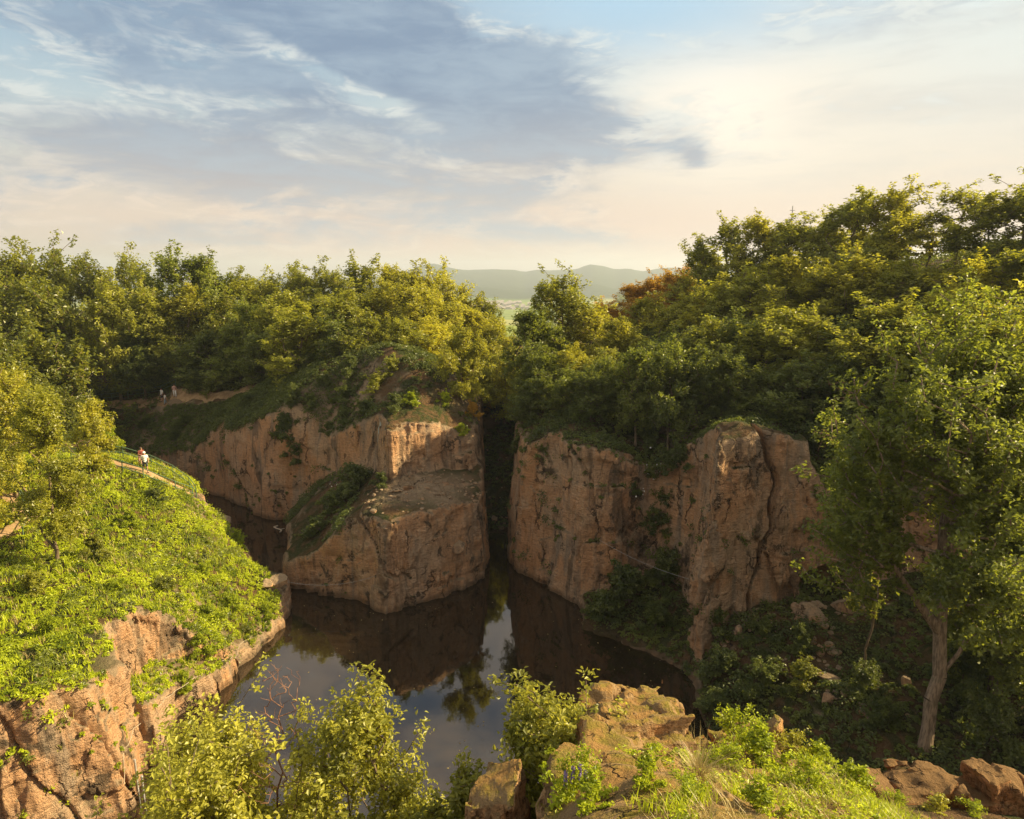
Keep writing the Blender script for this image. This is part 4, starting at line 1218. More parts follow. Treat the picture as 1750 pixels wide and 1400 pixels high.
pts, nr = face_samples(TV, TQ, 17000, rng, keep_under)
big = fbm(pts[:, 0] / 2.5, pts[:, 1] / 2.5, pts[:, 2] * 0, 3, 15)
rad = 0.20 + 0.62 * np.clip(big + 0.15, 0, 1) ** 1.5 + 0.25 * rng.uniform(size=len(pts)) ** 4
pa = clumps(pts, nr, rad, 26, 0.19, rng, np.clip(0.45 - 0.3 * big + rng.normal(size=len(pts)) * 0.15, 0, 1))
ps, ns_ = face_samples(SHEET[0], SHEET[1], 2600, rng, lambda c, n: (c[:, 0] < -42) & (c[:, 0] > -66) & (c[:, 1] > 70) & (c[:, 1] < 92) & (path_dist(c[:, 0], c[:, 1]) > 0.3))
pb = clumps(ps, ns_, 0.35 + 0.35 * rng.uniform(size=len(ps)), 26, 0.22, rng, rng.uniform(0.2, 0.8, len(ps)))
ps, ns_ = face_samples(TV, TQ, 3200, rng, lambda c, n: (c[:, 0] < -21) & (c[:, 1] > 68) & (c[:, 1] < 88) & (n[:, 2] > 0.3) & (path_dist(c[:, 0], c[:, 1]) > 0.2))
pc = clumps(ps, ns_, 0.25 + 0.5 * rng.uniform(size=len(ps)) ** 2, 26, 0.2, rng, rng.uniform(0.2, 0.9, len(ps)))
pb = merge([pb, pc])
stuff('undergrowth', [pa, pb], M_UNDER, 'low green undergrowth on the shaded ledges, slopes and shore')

# forest floor plants outside the finely built part
pts, nr = face_samples(SHEET[0], SHEET[1], 5000, rng, lambda c, n: (n[:, 2] > 0.3) & (c[:, 1] > 30) & (np.abs(c[:, 0]) < 80))
pa = clumps(pts, nr, 0.5 + 0.5 * rng.uniform(size=len(pts)), 22, 0.34, rng, rng.uniform(0.1, 0.6, len(pts)))
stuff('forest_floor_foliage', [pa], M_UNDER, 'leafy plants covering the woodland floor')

# ------------------------------------------------------------------ single shrubs
SH = [  # px, py, radius, height, look, label
    (490, 738, 1.75, 2.6, 'D', 'round dark bush hanging on the back cliff'),
    (505, 775, 1.5, 2.0, 'D', 'dark bush trailing below the round cliff bush'),
    (505, 690, 1.2, 1.8, 'D', 'small bush in the cleft above the back cliff'),
    (610, 835, 1.9, 2.0, 'D', 'dark bush at the top of the green ramp beside the rock block'),
    (572, 870, 1.7, 1.7, 'D', 'bush in the middle of the green ramp'),
    (540, 912, 1.5, 1.4, 'D', 'bush at the foot of the green ramp by the inlet'),
    (650, 830, 1.0, 1.1, 'D', 'low bush where ramp meets the upper rock wall'),
    (590, 690, 1.5, 1.7, 'D', 'bush on the left brow of the middle rock hill'),
    (640, 668, 1.5, 1.6, 'L', 'bush on the middle of the rock hill'),
    (600, 640, 1.4, 1.7, 'D', 'bush near the crest of the rock hill, left side'),
    (590, 720, 1.2, 1.2, 'D', 'bush overhanging the upper rock wall'),
    (555, 665, 1.2, 1.5, 'D', 'bush beside the reddish gully on the rock hill'),
    (700, 690, 0.9, 1.0, 'Y', 'sunlit yellowish bush on the rock hill edge'),
    (760, 690, 0.9, 1.1, 'Y', 'sunlit bush at the right edge of the rock hill'),
    (790, 742, 0.8, 0.9, 'Y', 'bright tuft on the ledge above the gap'),
    (812, 715, 0.9, 1.4, 'O', 'orange tinged bush hanging over the gap'),
    (425, 690, 1.4, 1.2, 'D', 'bush on the brow above the tall left cliff'),
    (380, 715, 1.3, 1.1, 'D', 'bush on the bank left of the tall cliff'),
    (1075, 1035, 2.3, 2.8, 'D', 'large dark bush at the waterline under the right cliff'),
    (1130, 1010, 1.8, 3.2, 'D', 'taller dark bush against the cliff at the waterline'),
    (1035, 1060, 1.6, 1.7, 'D', 'low dark bush dipping into the lake'),
    (1120, 1080, 1.7, 1.8, 'D', 'bush beside the buttress at the waterline'),
    (1128, 865, 1.3, 2.2, 'D', 'ivy bush hanging in the cliff gully'),
    (1135, 800, 1.5, 2.2, 'D', 'bush above the gully on the right cliff'),
    (1080, 840, 0.7, 0.9, 'D', 'small bush clinging to the right cliff face'),
    (925, 775, 0.9, 1.2, 'D', 'small bush on the cliff shoulder beside the gap'),
    (905, 720, 1.5, 2.2, 'D', 'dark bush on top of the cliff beside the gap'),
    (985, 705, 1.4, 1.7, 'D', 'bush on the brow of the right cliff'),
    (1050, 690, 1.5, 1.8, 'D', 'bush above the lichen stained part of the right cliff'),
    (1150, 720, 1.5, 1.8, 'D', 'bush left of the tall rock buttress top'),
    (1230, 715, 1.5, 1.7, 'D', 'bush behind the tall rock buttress top'),
    (1330, 710, 1.6, 1.9, 'D', 'bush right of the tall rock buttress top'),
    (1400, 790, 1.5, 2.0, 'D', 'bush on the slope right of the buttress'),
    (1225, 1065, 1.4, 1.5, 'D', 'dark bush at the foot of the tall buttress'),
    (1300, 1095, 1.3, 1.3, 'D', 'shore bush below the crack in the buttress'),
    (1375, 1110, 1.2, 1.4, 'D', 'shore bush below the big orange boulder'),
    (1240, 1150, 1.5, 1.4, 'D', 'shore bush nearest the lake corner'),
    (1310, 1175, 1.5, 1.4, 'D', 'shore bush left of the stony path'),
    (1225, 1215, 1.3, 1.1, 'D', 'low shore bush touching the water'),
    (1375, 1170, 1.1, 1.2, 'L', 'lighter green shore bush beside the stones'),
    (1480, 1180, 1.1, 1.4, 'D', 'bush beside the thin sapling trunk'),
    (1500, 1235, 1.2, 1.3, 'D', 'bush left of the forked tree foot'),
    (1640, 1180, 1.6, 2.6, 'D', 'dark bush right of the forked trunk'),
    (1690, 1270, 1.6, 2.4, 'D', 'dark bush at the right edge behind the ledge'),
    (1720, 1120, 1.8, 3.4, 'D', 'tall dark bush at the right edge'),
    (335, 1110, 0.9, 1.2, 'Y', 'sunlit bush beside the bare scarp on the left bank'),
    (355, 1060, 0.9, 1.2, 'Y', 'sunlit bush above the rope on the left bank'),
    (318, 1165, 0.8, 1.1, 'Y', 'sunlit bush overhanging the rope and lake'),
    (400, 1040, 0.9, 1.0, 'Y', 'sunlit bush on the slope towards the rock tip'),
    (462, 1048, 0.7, 0.8, 'Y', 'small bush overhanging the rim near the rock tip'),
    (425, 1088, 0.7, 0.8, 'L', 'greener bush overhanging the rim above the lake'),
    (160, 950, 1.0, 1.3, 'L', 'greener bush right of the young tree trunk'),
    (280, 1010, 0.9, 1.0, 'L', 'greener bush above the bare scarp'),
    (60, 1010, 1.0, 1.2, 'L', 'greener bush at the left edge below the young tree'),
    (90, 1085, 0.8, 1.0, 'Y', 'bush at the left edge above the dry ledge'),
    (270, 858, 0.9, 1.2, 'D', 'shaded bush below the terrace edge'),
    (410, 925, 0.7, 1.0, 'Y', 'bush on the rim above the narrow inlet'),
    (220, 900, 0.8, 1.1, 'Y', 'bush on the upper part of the left bank'),
    (200, 1010, 0.7, 0.8, 'Y', 'small bush in the middle of the left bank'),
    (350, 980, 0.7, 0.8, 'Y', 'small bush near the crest of the left bank'),
    (185, 770, 1.4, 1.8, 'Y', 'sunlit bush beside the terrace path'),
    (835, 700, 1.0, 1.5, 'O', 'orange tinged bush at the left lip of the gap'),
    (885, 760, 1.0, 1.6, 'D', 'dark bush at the right lip of the gap'),
    (675, 700, 1.2, 1.3, 'D', 'dark bush above the pale wall of the rock hill'),
    (625, 705, 1.3, 1.3, 'D', 'dark bush on the lower brow of the rock hill'),
    (530, 700, 1.2, 1.4, 'D', 'dark bush left on the brow above the clinging bush'),
    (560, 735, 1.0, 1.1, 'D', 'dark bush dripping over the wall beside the round one'),
    (665, 640, 1.3, 1.6, 'L', 'green bush on the crest of the rock hill'),
    (250, 730, 1.5, 1.2, 'D', 'bush on the green bank below the far path'),
    (320, 725, 1.5, 1.1, 'D', 'bush in the middle of the green bank below the path'),
    (300, 750, 1.2, 1.0, 'D', 'bush at the lower edge of the green bank'),
    (1105, 770, 1.3, 1.8, 'D', 'bush at the head of the cliff gully'),
    (1165, 790, 1.2, 1.8, 'D', 'bush between the gully and the tall buttress'),
    (1120, 900, 1.0, 1.6, 'D', 'ivy at the lower end of the gully'),
]
SMAT = {'D': M_UNDER, 'L': M_LEAF, 'Y': M_HERB, 'O': M_LEAFO}
for i, (px, py, rad, hgt, look, lab) in enumerate(SH):
    p, nrm = hit(px, py)
    p = p - nrm * 0.15
    pr = SHRUBS[i % 3]
    base = Vector((p.x, p.y, p.z - (0.0 if nrm.z > 0.5 else hgt * 0.45)))
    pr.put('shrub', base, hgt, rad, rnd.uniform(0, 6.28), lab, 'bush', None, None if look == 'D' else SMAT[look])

# ------------------------------------------------------------------ single trees nearer the camera
def solo(name, px, py, top, R, label, mat, seed, leaf, ntips, nleaf, base, spread, Y=None, trunk=None, bark=M_BARK, lobes=10, sparse=0.0, loc=None, H=None, near=False, r_tip=0.02, lean=0.0, cat='tree', rz=0.0, stem='trunk', leafpart='crown'):
    if loc is None:
        p, _ = hit(px, py)
        d = ray(px, top)
        H = CAM_Z + d[2] * (p.y / d[1]) - p.z
        loc = (p.x, p.y, p.z - 0.2)
    pl = Plant(mat, bark, stem, leafpart, seed=seed, H=H, R=R, base=base, ntips=ntips, nleaf=nleaf, leaf=leaf, spread=spread, lobes=lobes, trunk=trunk, near=near, sparse=sparse, r_tip=r_tip, lean=lean)
    return pl.put(name, loc, H, R, rz, label, cat)


M_PALEBARK = bark_material('pale bark', (0.15, 0.112, 0.08), (0.36, 0.27, 0.19))
# big forked tree on the right shore
p, _ = hit(1580, 1278)
S_ = p.y / 28.0
fork = [[(0, 0, -0.4), (0.05, 0, 1.2), (0.0, 0, 2.8), (0.25, 0, 4.0), (0.05, 0.1, 6.2), (-0.1, 0.2, 8.5), (-0.4, 0, 11.5), (-0.2, 0, 14.5)],
        [(0.25, 0, 4.0), (0.9, -0.1, 5.2), (1.6, -0.2, 7.2), (2.4, -0.1, 9.5), (3.0, 0, 12.5)],
        [(0.05, 0.1, 6.2), (-1.4, 0, 8.0), (-2.6, 0.1, 9.6)]]
solo('tree', 0, 0, 0, 6.2, 'tall forked tree with a pale trunk on the right shore', M_LEAFD, 101, 0.215, 1300, 64, 0.48, 0.66, bark=M_PALEBARK, trunk=fork, lobes=15, loc=(p.x, p.y, p.z - 0.2), H=18.6, r_tip=0.026)
solo('tree', 1700, 1200, 560, 3.6, 'leafy tree at the right edge behind the forked tree', M_LEAF, 102, 0.22, 420, 56, 0.22, 0.66, lobes=12)
solo('tree', 1690, 1190, 860, 2.6, 'low dark tree right of the forked trunk', M_LEAFD, 105, 0.22, 260, 56, 0.08, 0.60, lobes=12)
solo('tree', 1765, 1250, 700, 3.0, 'dark tree cut by the right edge of the view', M_LEAFD, 103, 0.22, 300, 56, 0.12, 0.62, lobes=12)
solo('sapling', 1470, 1155, 985, 1.0, 'thin bent sapling left of the forked tree', M_LEAF, 104, 0.16, 46, 40, 0.62, 0.34, lobes=4, trunk=[[(0, 0, -0.3), (0.25, 0, 0.8), (0.1, 0, 1.8), (0.35, 0, 3.0), (0.4, 0, 4.0)]])
# left bank trees
solo('tree', 97, 958, 668, 2.75, 'young tree with a forked trunk on the left bank', M_LEAF, 111, 0.17, 420, 56, 0.26, 0.50, lobes=12, r_tip=0.014,
     trunk=[[(0, 0, -0.3), (0.1, 0, 0.9), (0.0, 0, 1.6), (0.15, 0, 3.2), (0.3, 0, 6), (0.4, 0, 8.6)], [(0.1, 0, 0.9), (-0.5, 0, 1.7), (-0.9, 0, 3.0), (-1.2, 0, 4.6)]])
solo('tree', 30, 850, 640, 3.0, 'bushy sunlit tree behind the forked one at the left edge', M_LEAFY, 112, 0.20, 360, 54, 0.15, 0.60, lobes=12)
solo('tree', 165, 800, 690, 1.9, 'small sunlit tree beside the terrace', M_LEAFY, 113, 0.18, 240, 50, 0.12, 0.50, lobes=9)
solo('tree', -30, 900, 700, 2.6, 'bushy tree cut by the left edge of the view', M_LEAFY, 114, 0.20, 260, 54, 0.15, 0.60, lobes=10)
x, y, _ = at(112, 655, 74)
solo('tree', 0, 0, 0, 4.3, 'spreading tree with pale leaning trunk above the left path', M_LEAF, 115, 0.26, 420, 52, 0.34, 0.70, lobes=13, loc=(x, y, drop(x, y) - 0.2), H=13.6,
     trunk=[[(0, 0, -0.3), (-0.6, 0, 1.6), (-1.5, 0, 3.4), (-2.0, 0, 5.2), (-2.2, 0, 8)], [(0.1, 0, -0.3), (0.5, 0, 2.4), (0.4, 0, 5), (0.6, 0, 9)]], r_tip=0.026)
# yellow green tree standing on the right end of the middle rock hill
p, _ = hit(790, 688)
solo('tree', 790, 688, 562, 2.7, 'bright yellow green tree on the right end of the rock hill', M_LEAFY, 116, 0.20, 340, 54, 0.12, 0.52, lobes=12)

# foreground trees below the viewpoint
x, y = -5.1, 9.9
solo('oak_bush', 0, 0, 0, 2.3, 'leafy oak bush at the bottom left in front of the cliff', M_LEAFP, 121, 0.09, 560, 52, 0.2, 0.30, loc=(x, y, drop(x, y) - 0.2), H=17.55 - drop(x, y), near=True, lobes=12, r_tip=0.007, stem='stem', leafpart='foliage', cat='bush')
x, y = -2.75, 9.9
solo('oak_bush', 0, 0, 0, 1.75, 'leafy oak bush with a raised tip over the water', M_LEAFP, 122, 0.09, 480, 52, 0.2, 0.29, loc=(x, y, drop(x, y) - 0.2), H=18.2 - drop(x, y), near=True, lobes=12, r_tip=0.007, stem='stem', leafpart='foliage', cat='bush')
x, y = -0.75, 9.35
solo('oak_bush', 0, 0, 0, 0.72, 'small oak bush at the bottom edge beside the rock', M_LEAFP, 123, 0.10, 130, 44, 0.3, 0.24, loc=(x, y, 14.2), H=2.75, near=True, lobes=7, r_tip=0.006, stem='stem', leafpart='foliage', cat='bush')
solo('oak_bush', 0, 0, 0, 1.25, 'bushy oak growing from the left side of foreground rock', M_LEAFP, 124, 0.09, 340, 48, 0.22, 0.27, loc=(0.5, 9.6, 15.6), H=2.4, near=True, lobes=10, r_tip=0.007, stem='stem', leafpart='foliage', cat='bush')

# ------------------------------------------------------------------ foreground grass and herbs
rng = np.random.default_rng(77)


def fg_keep(lo, seed, thr):
    return lambda c, n: (n[:, 2] > lo) & (c[:, 2] > 15.6) & (c[:, 1] > 3.6) & (fbm(c[:, 0] / 0.8, c[:, 1] / 0.8, c[:, 2] / 0.8, 3, seed) > thr + 0.16 + 0.30 * np.clip((3.4 - c[:, 0]) / 1.5, 0, 1) + 0.9 * np.clip((c[:, 1] - 7.9) / 1.2, 0, 1) - 0.45 * np.clip((c[:, 0] - 2.2) / 2, 0, 1))


pts, nr = face_samples(FV, FQ, 2000, rng, fg_keep(0.6, 81, 0.12))
pa = blades(pts, 0.09 + 0.13 * rng.uniform(size=len(pts)), 0.010, rng, 0.6 + 0.2 * rng.normal(size=len(pts)), 11, 0.9, 0.05)
p2, n2 = face_samples(FV, FQ, 2300, rng, fg_keep(0.55, 85, 0.10))
pb = clumps(p2, n2, 0.07 + 0.10 * rng.uniform(size=len(p2)), 22, 0.055, rng, rng.uniform(0.2, 0.9, len(p2)))
stuff('grass', [pa, pb], M_HERB, 'sunlit grass and small herbs on the foreground rock')
pts, nr = face_samples(FV, FQ, 1300, rng, fg_keep(0.6, 95, 0.1))
stuff('dry_grass', [blades(pts, 0.09 + 0.12 * rng.uniform(size=len(pts)), 0.007, rng, rng.uniform(0, 1, len(pts)), 10, 1.3, 0.05)], M_DRY, 'pale dry grass between the herbs on the foreground rock')

HERB = Plant(M_HERB, stem='stem', leafpart='foliage', seed=201, H=0.7, R=0.36, base=0.05, ntips=90, nleaf=16, leaf=0.062, spread=0.10, lobes=7, r_tip=0.002, near=True)
HERB2 = Plant(M_HERB, stem='stem', leafpart='foliage', seed=202, H=0.6, R=0.42, base=0.05, ntips=110, nleaf=16, leaf=0.05, spread=0.10, lobes=9, r_tip=0.002, near=True)
HB = [(1265, 1270, .42, .55, 'leafy herb bush beside the right rock block'), (1300, 1300, .42, .50, 'leafy herb bush on the meadow edge'), (1345, 1290, .34, .45, 'yellowish herb bush on the rim behind the meadow'), (1400, 1310, .30, .42, 'slender herb tuft on the far rim of the meadow'),
      (1240, 1310, .30, .38, 'herb bush in front of the right rock block'), (1105, 1335, .24, .34, 'single round herb bush in the middle of the rock'), (1380, 1350, .34, .40, 'herb bush low on the sloping meadow'), (1460, 1350, .32, .42, 'herb bush near the orange ledge'),
      (985, 1345, .30, .45, 'herb tuft on the left rim of the rock'), (1010, 1375, .26, .36, 'herb tuft at the bottom left of the rock'), (1180, 1370, .26, .30, 'herb bush at the bottom middle'), (1300, 1385, .28, .30, 'herb bush at the bottom edge of the meadow'),
      (1530, 1375, .30, .36, 'herb bush in front of the orange ledge'), (1600, 1385, .34, .38, 'reddish tipped herb bush at the bottom right'), (1660, 1390, .34, .36, 'herb bush in the bottom right corner')]
for i, (px, py, rad, hgt, lab) in enumerate(HB):
    p, nrm = hit(px, py)
    (HERB if i % 2 else HERB2).put('herb_bush', (p.x, p.y, p.z - 0.04), hgt, rad, rnd.uniform(0, 6.28), lab, 'plant', 'herb bushes on the foreground meadow', M_LEAFY if i in (2, 13) else None)

# white blossom specks on the bushes of the right cliff, purple flower spikes on the rim
bp_ = []
for px, py, rr_, n in ((1125, 800, 22, 16), (1165, 712, 40, 22), (1290, 660, 60, 18), (1060, 690, 40, 14), (1330, 690, 40, 12), (1085, 830, 14, 8), (585, 835, 14, 8)):
    for _ in range(n):
        p, nrm = hit(px + rnd.gauss(0, rr_ * .6), py + rnd.gauss(0, rr_ * .5))
        bp_.append(p + nrm * rnd.uniform(0.5, 1.1))
bp_ = np.array(bp_)
V, Fq = leaf_quads(bp_, rng.normal(size=bp_.shape) + np.array([0, -0.6, 0.6]), rng.uniform(0.10, 0.2, len(bp_)), rng, 0.9, 0.05)
M_BLOOM = leaf_material('white petals', (0.6, 0.6, 0.52), (0.8, 0.8, 0.74), (0.6, 0.6, 0.5), 0.2, 0.02, 0.0)
tag(mesh_obj('blossom_foliage', V, Fq, M_BLOOM, smooth=False, attrs={'tone': ('FACE', rng.uniform(0, 1, len(Fq)))}), 'white blossom specks on the bushes above the right cliff', kind='stuff')
M_PURPLE = leaf_material('purple petals', (0.16, 0.10, 0.35), (0.30, 0.22, 0.55), (0.3, 0.2, 0.5), 0.25, 0.02, 0.0)
for i, (px, py) in enumerate([(966, 1352), (978, 1346), (990, 1340), (1000, 1356)]):
    p, nrm = hit(px, py + 14)
    root = bpy.data.objects.new('flower_spike', None)
    COL.objects.link(root)
    root.location = p
    tag(root, 'purple flower spike among the herbs on the left rim of the rock', 'flower', 'purple flower spikes on the rock rim')
    V, Fq = tubes([((0, 0, -0.03), 0.004, (0.01, 0, 0.34), 0.003)], 5)
    mesh_obj('stem', V, Fq, M_TWIG, root)
    hh_ = rng.uniform(0.16, 0.36, 60)
    an_ = rng.uniform(0, 6.28, 60)
    c_ = np.c_[0.016 * np.cos(an_), 0.016 * np.sin(an_), hh_]
    V, Fq = leaf_quads(c_, np.c_[np.cos(an_), np.sin(an_), np.full(60, 0.4)], np.full(60, 0.026), rng, 0.8)
    mesh_obj('petals', V, Fq, M_PURPLE, root, False, {'tone': ('FACE', rng.uniform(0, 1, 60))})

# pale grass tussock
p, _ = hit(1190, 1335)
m = 260
a = blades(np.repeat(np.array([[p.x, p.y, p.z - 0.02]]), m, 0), np.full(m, 0.34), 0.006, rng, rng.uniform(0, 1, m), 1, 1.5, 0.035)
V, Fq, T = a
tus = mesh_obj('grass_tussock', V - np.array(p)[None], Fq, M_DRY, smooth=False, attrs={'tone': ('FACE', T)})
tus.location = p
tag(tus, 'pale drooping grass tussock among the rocks', 'grass tuft')

# ------------------------------------------------------------------ boulders and stones
def ico(sub):
    import bmesh
    bm = bmesh.new()
    bmesh.ops.create_icosphere(bm, subdivisions=sub, radius=1.0)
    V = np.array([v.co[:] for v in bm.verts])
    Fq = np.array([[v.index for v in f.verts] for f in bm.faces])
    bm.free()
    return V, Fq


ICO = ico(5)


def boulder(name, loc, size, seed, rz, label, mat, cuts=9, cat='rock', rough=0.10, group=None):
    r = np.random.default_rng(seed)
    V = ICO[0].copy()
    for _ in range(cuts):
        n = unit(r.normal(size=3))
        dcut = r.uniform(0.45, 0.8)
        e = V @ n - dcut
        V = V - np.maximum(e, 0)[:, None] * n * 0.94
    nrm = unit(V)
    V = V * (1 + rough * fbm(V[:, 0] * 2.2 + seed, V[:, 1] * 2.2, V[:, 2] * 2.2, 4, seed)[:, None]) + nrm * 0
    V = V * np.array(size)
    o = mesh_obj(name, V, ICO[1], mat)
    o.location = loc
    o.rotation_euler = (r.uniform(-0.2, 0.2), r.uniform(-0.2, 0.2), rz)
    return tag(o, label, cat, group)


M_STONE = rock_material('boulder rock', slope_lo=1.6, slope_hi=1.8, bump=0.35, sc=1.6)
M_LEDGE = rock_material('orange ledge rock', slope_lo=1.0, slope_hi=1.25, bump=0.25, sc=2.2, warmth=1.1, tint=(0.60, 0.48, 0.33))  # tint darkened so the colour itself holds the tree shade on the ledge
for i, (px, py, size, lab) in enumerate([
        (1384, 1058, (1.0, .8, .85), 'large angular orange boulder below the cave'), (1362, 1044, (.5, .45, .4), 'smaller boulder leaning on the large orange one'), (1448, 1042, (1.05, .7, .7), 'wide orange boulder under the right side of the cave'),
        (1408, 1072, (.5, .4, .25), 'flat stone at the foot of the large boulder'), (1262, 1040, (.34, .3, .3), 'small pale stone at the foot of the buttress'), (1262, 1085, (.35, .3, .5), 'upright stone among the shore bushes'),
        (1402, 1118, (.3, .3, .5), 'grey upright stone beside the stony path'), (1424, 1115, (.45, .35, .25), 'pale slanted stone beside the stony path'), (1412, 1160, (.7, .4, .22), 'flat table-like stone on the stony path'),
        (1414, 1198, (.4, .35, .5), 'pointed tan stone lowest on the stony path'), (1548, 1172, (.25, .2, .45), 'narrow grey stone near the forked tree'),
        (780, 938, (.8, .6, .55), 'rounded boulder on the ledge of the rock block'), (478, 996, (1.0, .7, .5), 'pale broken rock on the tip of the left bank'), (455, 1002, (.5, .5, .4), 'dark broken rock beside the tip of the left bank'),
        (845, 888, (.45, .4, .3), 'boulder lying in the dark gap'), (858, 905, (.3, .3, .2), 'small stone lying in the dark gap'),
        (385, 890, (.7, .5, .4), 'tan rock on the rim above the inlet'), (680, 838, (.5, .4, .2), 'pale slab on top of the rock block')]):
    p, nrm = hit(px, py)
    boulder('boulder', (p.x, p.y, p.z + size[2] * 0.35), size, 300 + i, rnd.uniform(-0.6, 0.6), lab, M_STONE)
# loose rubble on the rock block, at the cliff foot and along the stony path
ICO2 = ico(2)
rng = np.random.default_rng(61)
rv, rf, ro = [], [], 0
spots = [at(rng.uniform(640, 815), rng.uniform(815, 875), 54) for _ in range(0)]
rp_, rn_ = face_samples(TV, TQ, 130, rng, lambda c, n: (c[:, 0] > -12) & (c[:, 0] < -2.6) & (c[:, 1] > 47) & (c[:, 1] < 57.5) & (c[:, 2] > 6) & (c[:, 2] < 9.2) & (n[:, 2] > .55))
rq_, _ = face_samples(TV, TQ, 190, rng, lambda c, n: (c[:, 0] > 12.5) & (c[:, 0] < 24) & (c[:, 1] > 30) & (c[:, 1] < 40.8) & (n[:, 2] > .6) & (np.abs(c[:, 0] - 18.3 - 1.2 * np.sin(c[:, 1] * .5)) < 1.5 + (c[:, 1] > 38) * 6))
rk_, _ = face_samples(TV, TQ, 60, rng, lambda c, n: (c[:, 0] > -3) & (c[:, 0] < 1.2) & (c[:, 1] > 63) & (c[:, 1] < 76) & (n[:, 2] > .5))
for p in np.concatenate([rp_, rq_, rk_]):
    sc3 = rng.uniform(0.07, 0.24) * (1.6 if rng.uniform() < .12 else 1) * np.array([1, rng.uniform(.6, 1), rng.uniform(.35, .8)])
    V = ICO2[0].copy()
    for _ in range(6):
        n_ = unit(rng.normal(size=3))
        V = V - np.maximum(V @ n_ - rng.uniform(.45, .8), 0)[:, None] * n_
    a_ = rng.uniform(0, 6.28)
    V = (V * sc3) @ np.array([[math.cos(a_), math.sin(a_), 0], [-math.sin(a_), math.cos(a_), 0], [0, 0, 1]]) + p
    rv.append(V)
    rf.append(ICO2[1] + ro)
    ro += len(V)
tag(mesh_obj('rubble', np.concatenate(rv), np.concatenate(rf), M_STONE, smooth=False), 'small loose stones on the rock block, shore path and gap floor', kind='stuff')

# ------------------------------------------------------------------ railings, rope, small things
def plain(name, col, rough=0.5, metal=0.0):
    mt = bpy.data.materials.new(name)
    mt.use_nodes = True
    g = NT(mt.node_tree)
    bs = g.n('ShaderNodeBsdfPrincipled')
    tcn = g.n('ShaderNodeTexCoord')
    n_ = g.noise(tcn.outputs['Object'], 9.0, 4, 0.6)
    g.put(bs.inputs['Base Color'], g.mix(g.ss(n_, 0.3, 0.7), tuple(c_ * 0.82 for c_ in col), col))
    bs.inputs['Roughness'].default_value = rough
    bs.inputs['Metallic'].default_value = metal
    o = g.n('ShaderNodeOutputMaterial')
    g.t.links.new(bs.outputs[0], o.inputs[0])
    return mt


M_RAIL = plain('green railing paint', (0.10, 0.17, 0.09), 0.45)
M_ROPE = plain('weathered rope', (0.40, 0.33, 0.24), 0.8)
M_POLE = plain('grey steel', (0.42, 0.41, 0.39), 0.4, 0.3)
M_WOOD = plain('bleached wood', (0.55, 0.46, 0.34), 0.8)


def tube_path(pts, r, sides=6):
    pts = [np.array(p, float) for p in pts]
    return tubes([(a_, r, b_, r) for a_, b_ in zip(pts[:-1], pts[1:])], sides)


def railing(feet, label, h=1.0, r=0.036, label_cat='railing'):
    """posts standing on the ground at (x, y), two rails between them"""
    P = [Vector((x, y, drop(x, y))) for x, y in feet]
    root = bpy.data.objects.new('railing', None)
    COL.objects.link(root)
    root.location = P[0]
    tag(root, label, label_cat)
    for p in P:
        V, Fq = tubes([((0, 0, -0.25), r * 1.15, (0, 0, h + 0.03), r * 1.15)], 8)
        o_ = mesh_obj('post', V, Fq, M_RAIL, root)
        o_.location = p - P[0]
    for hh in (h * 0.5, h):
        V, Fq = tube_path([(p.x - P[0].x, p.y - P[0].y, p.z - P[0].z + hh) for p in P], r)
        mesh_obj('rail', V, Fq, M_RAIL, root)


railing([(-35.5, 52.4), (-33.2, 51.9), (-31, 51.6), (-29.4, 51.6), (-27.3, 52.3), (-26.6, 53.6)], 'green metal railing along the near side of the terrace')
railing([(-36, 56.0), (-33.4, 55.9), (-31, 55.8), (-29.2, 55.7), (-27.6, 55.2), (-26.6, 54.2)], 'green metal railing along the cliff side of the terrace')
railing([(-55.8, 88.9), (-53.5, 88.5), (-51, 88), (-48.6, 87.5), (-46, 86.9), (-43.6, 86.2)], 'green metal railing beside the far path')
railing([(-38.6, 48.6), (-36.2, 46.9), (-34.2, 44.9), (-32.6, 43.2), (-32.0, 41.6)], 'green handrail beside the path at the left edge')

# rope slung along the rim of the left bank
rp = []
for px, py, Y in [(497, 1018, 47.0), (488, 1032, 46.2), (455, 1070, 43.4), (410, 1110, 40.2), (392, 1134, 38.5), (362, 1139, 37.4), (300, 1180, 33.7), (262, 1212, 31.8), (228, 1245, 30.2), (213, 1285, 28.6), (212, 1340, 27.5)]:
    rp.append(at(px, py, Y))
rp = np.array(rp)
fine = []
for a_, b_ in zip(rp[:-1], rp[1:]):
    for t in np.linspace(0, 1, 6, endpoint=False):
        q_ = a_ * (1 - t) + b_ * t
        q_[2] -= 0.12 * math.sin(math.pi * t)
        q_[2] = max(q_[2], drop(q_[0], q_[1]) + 0.02) if q_[2] - drop(q_[0], q_[1]) > -1.0 else q_[2]
        fine.append(q_)
fine.append(rp[-1])
V, Fq = tube_path(fine, 0.018)
tag(mesh_obj('rope', V, Fq, M_ROPE), 'pale rope slung along the rim of the left bank', 'rope')


def wire(p0, p1, sag, label):
    p0, p1 = np.array(p0), np.array(p1)
    pts = [p0 * (1 - t) + p1 * t - np.array([0, 0, sag * 4 * t * (1 - t)]) for t in np.linspace(0, 1, 17)]
    V, Fq = tube_path(pts, 0.012, 5)
    tag(mesh_obj('steel_wire', V, Fq, M_POLE), label, 'wire')


a_, _ = hit(488, 1000)
b_, _ = hit(640, 985)
wire(a_ + Vector((0, 0, .3)), b_, 0.5, 'thin wire from the left rock tip to the rock block')
a_, _ = hit(1020, 920)
b_, _ = hit(1178, 990)
wire(a_, b_, 0.3, 'thin wire across the right cliff above the dark bush')

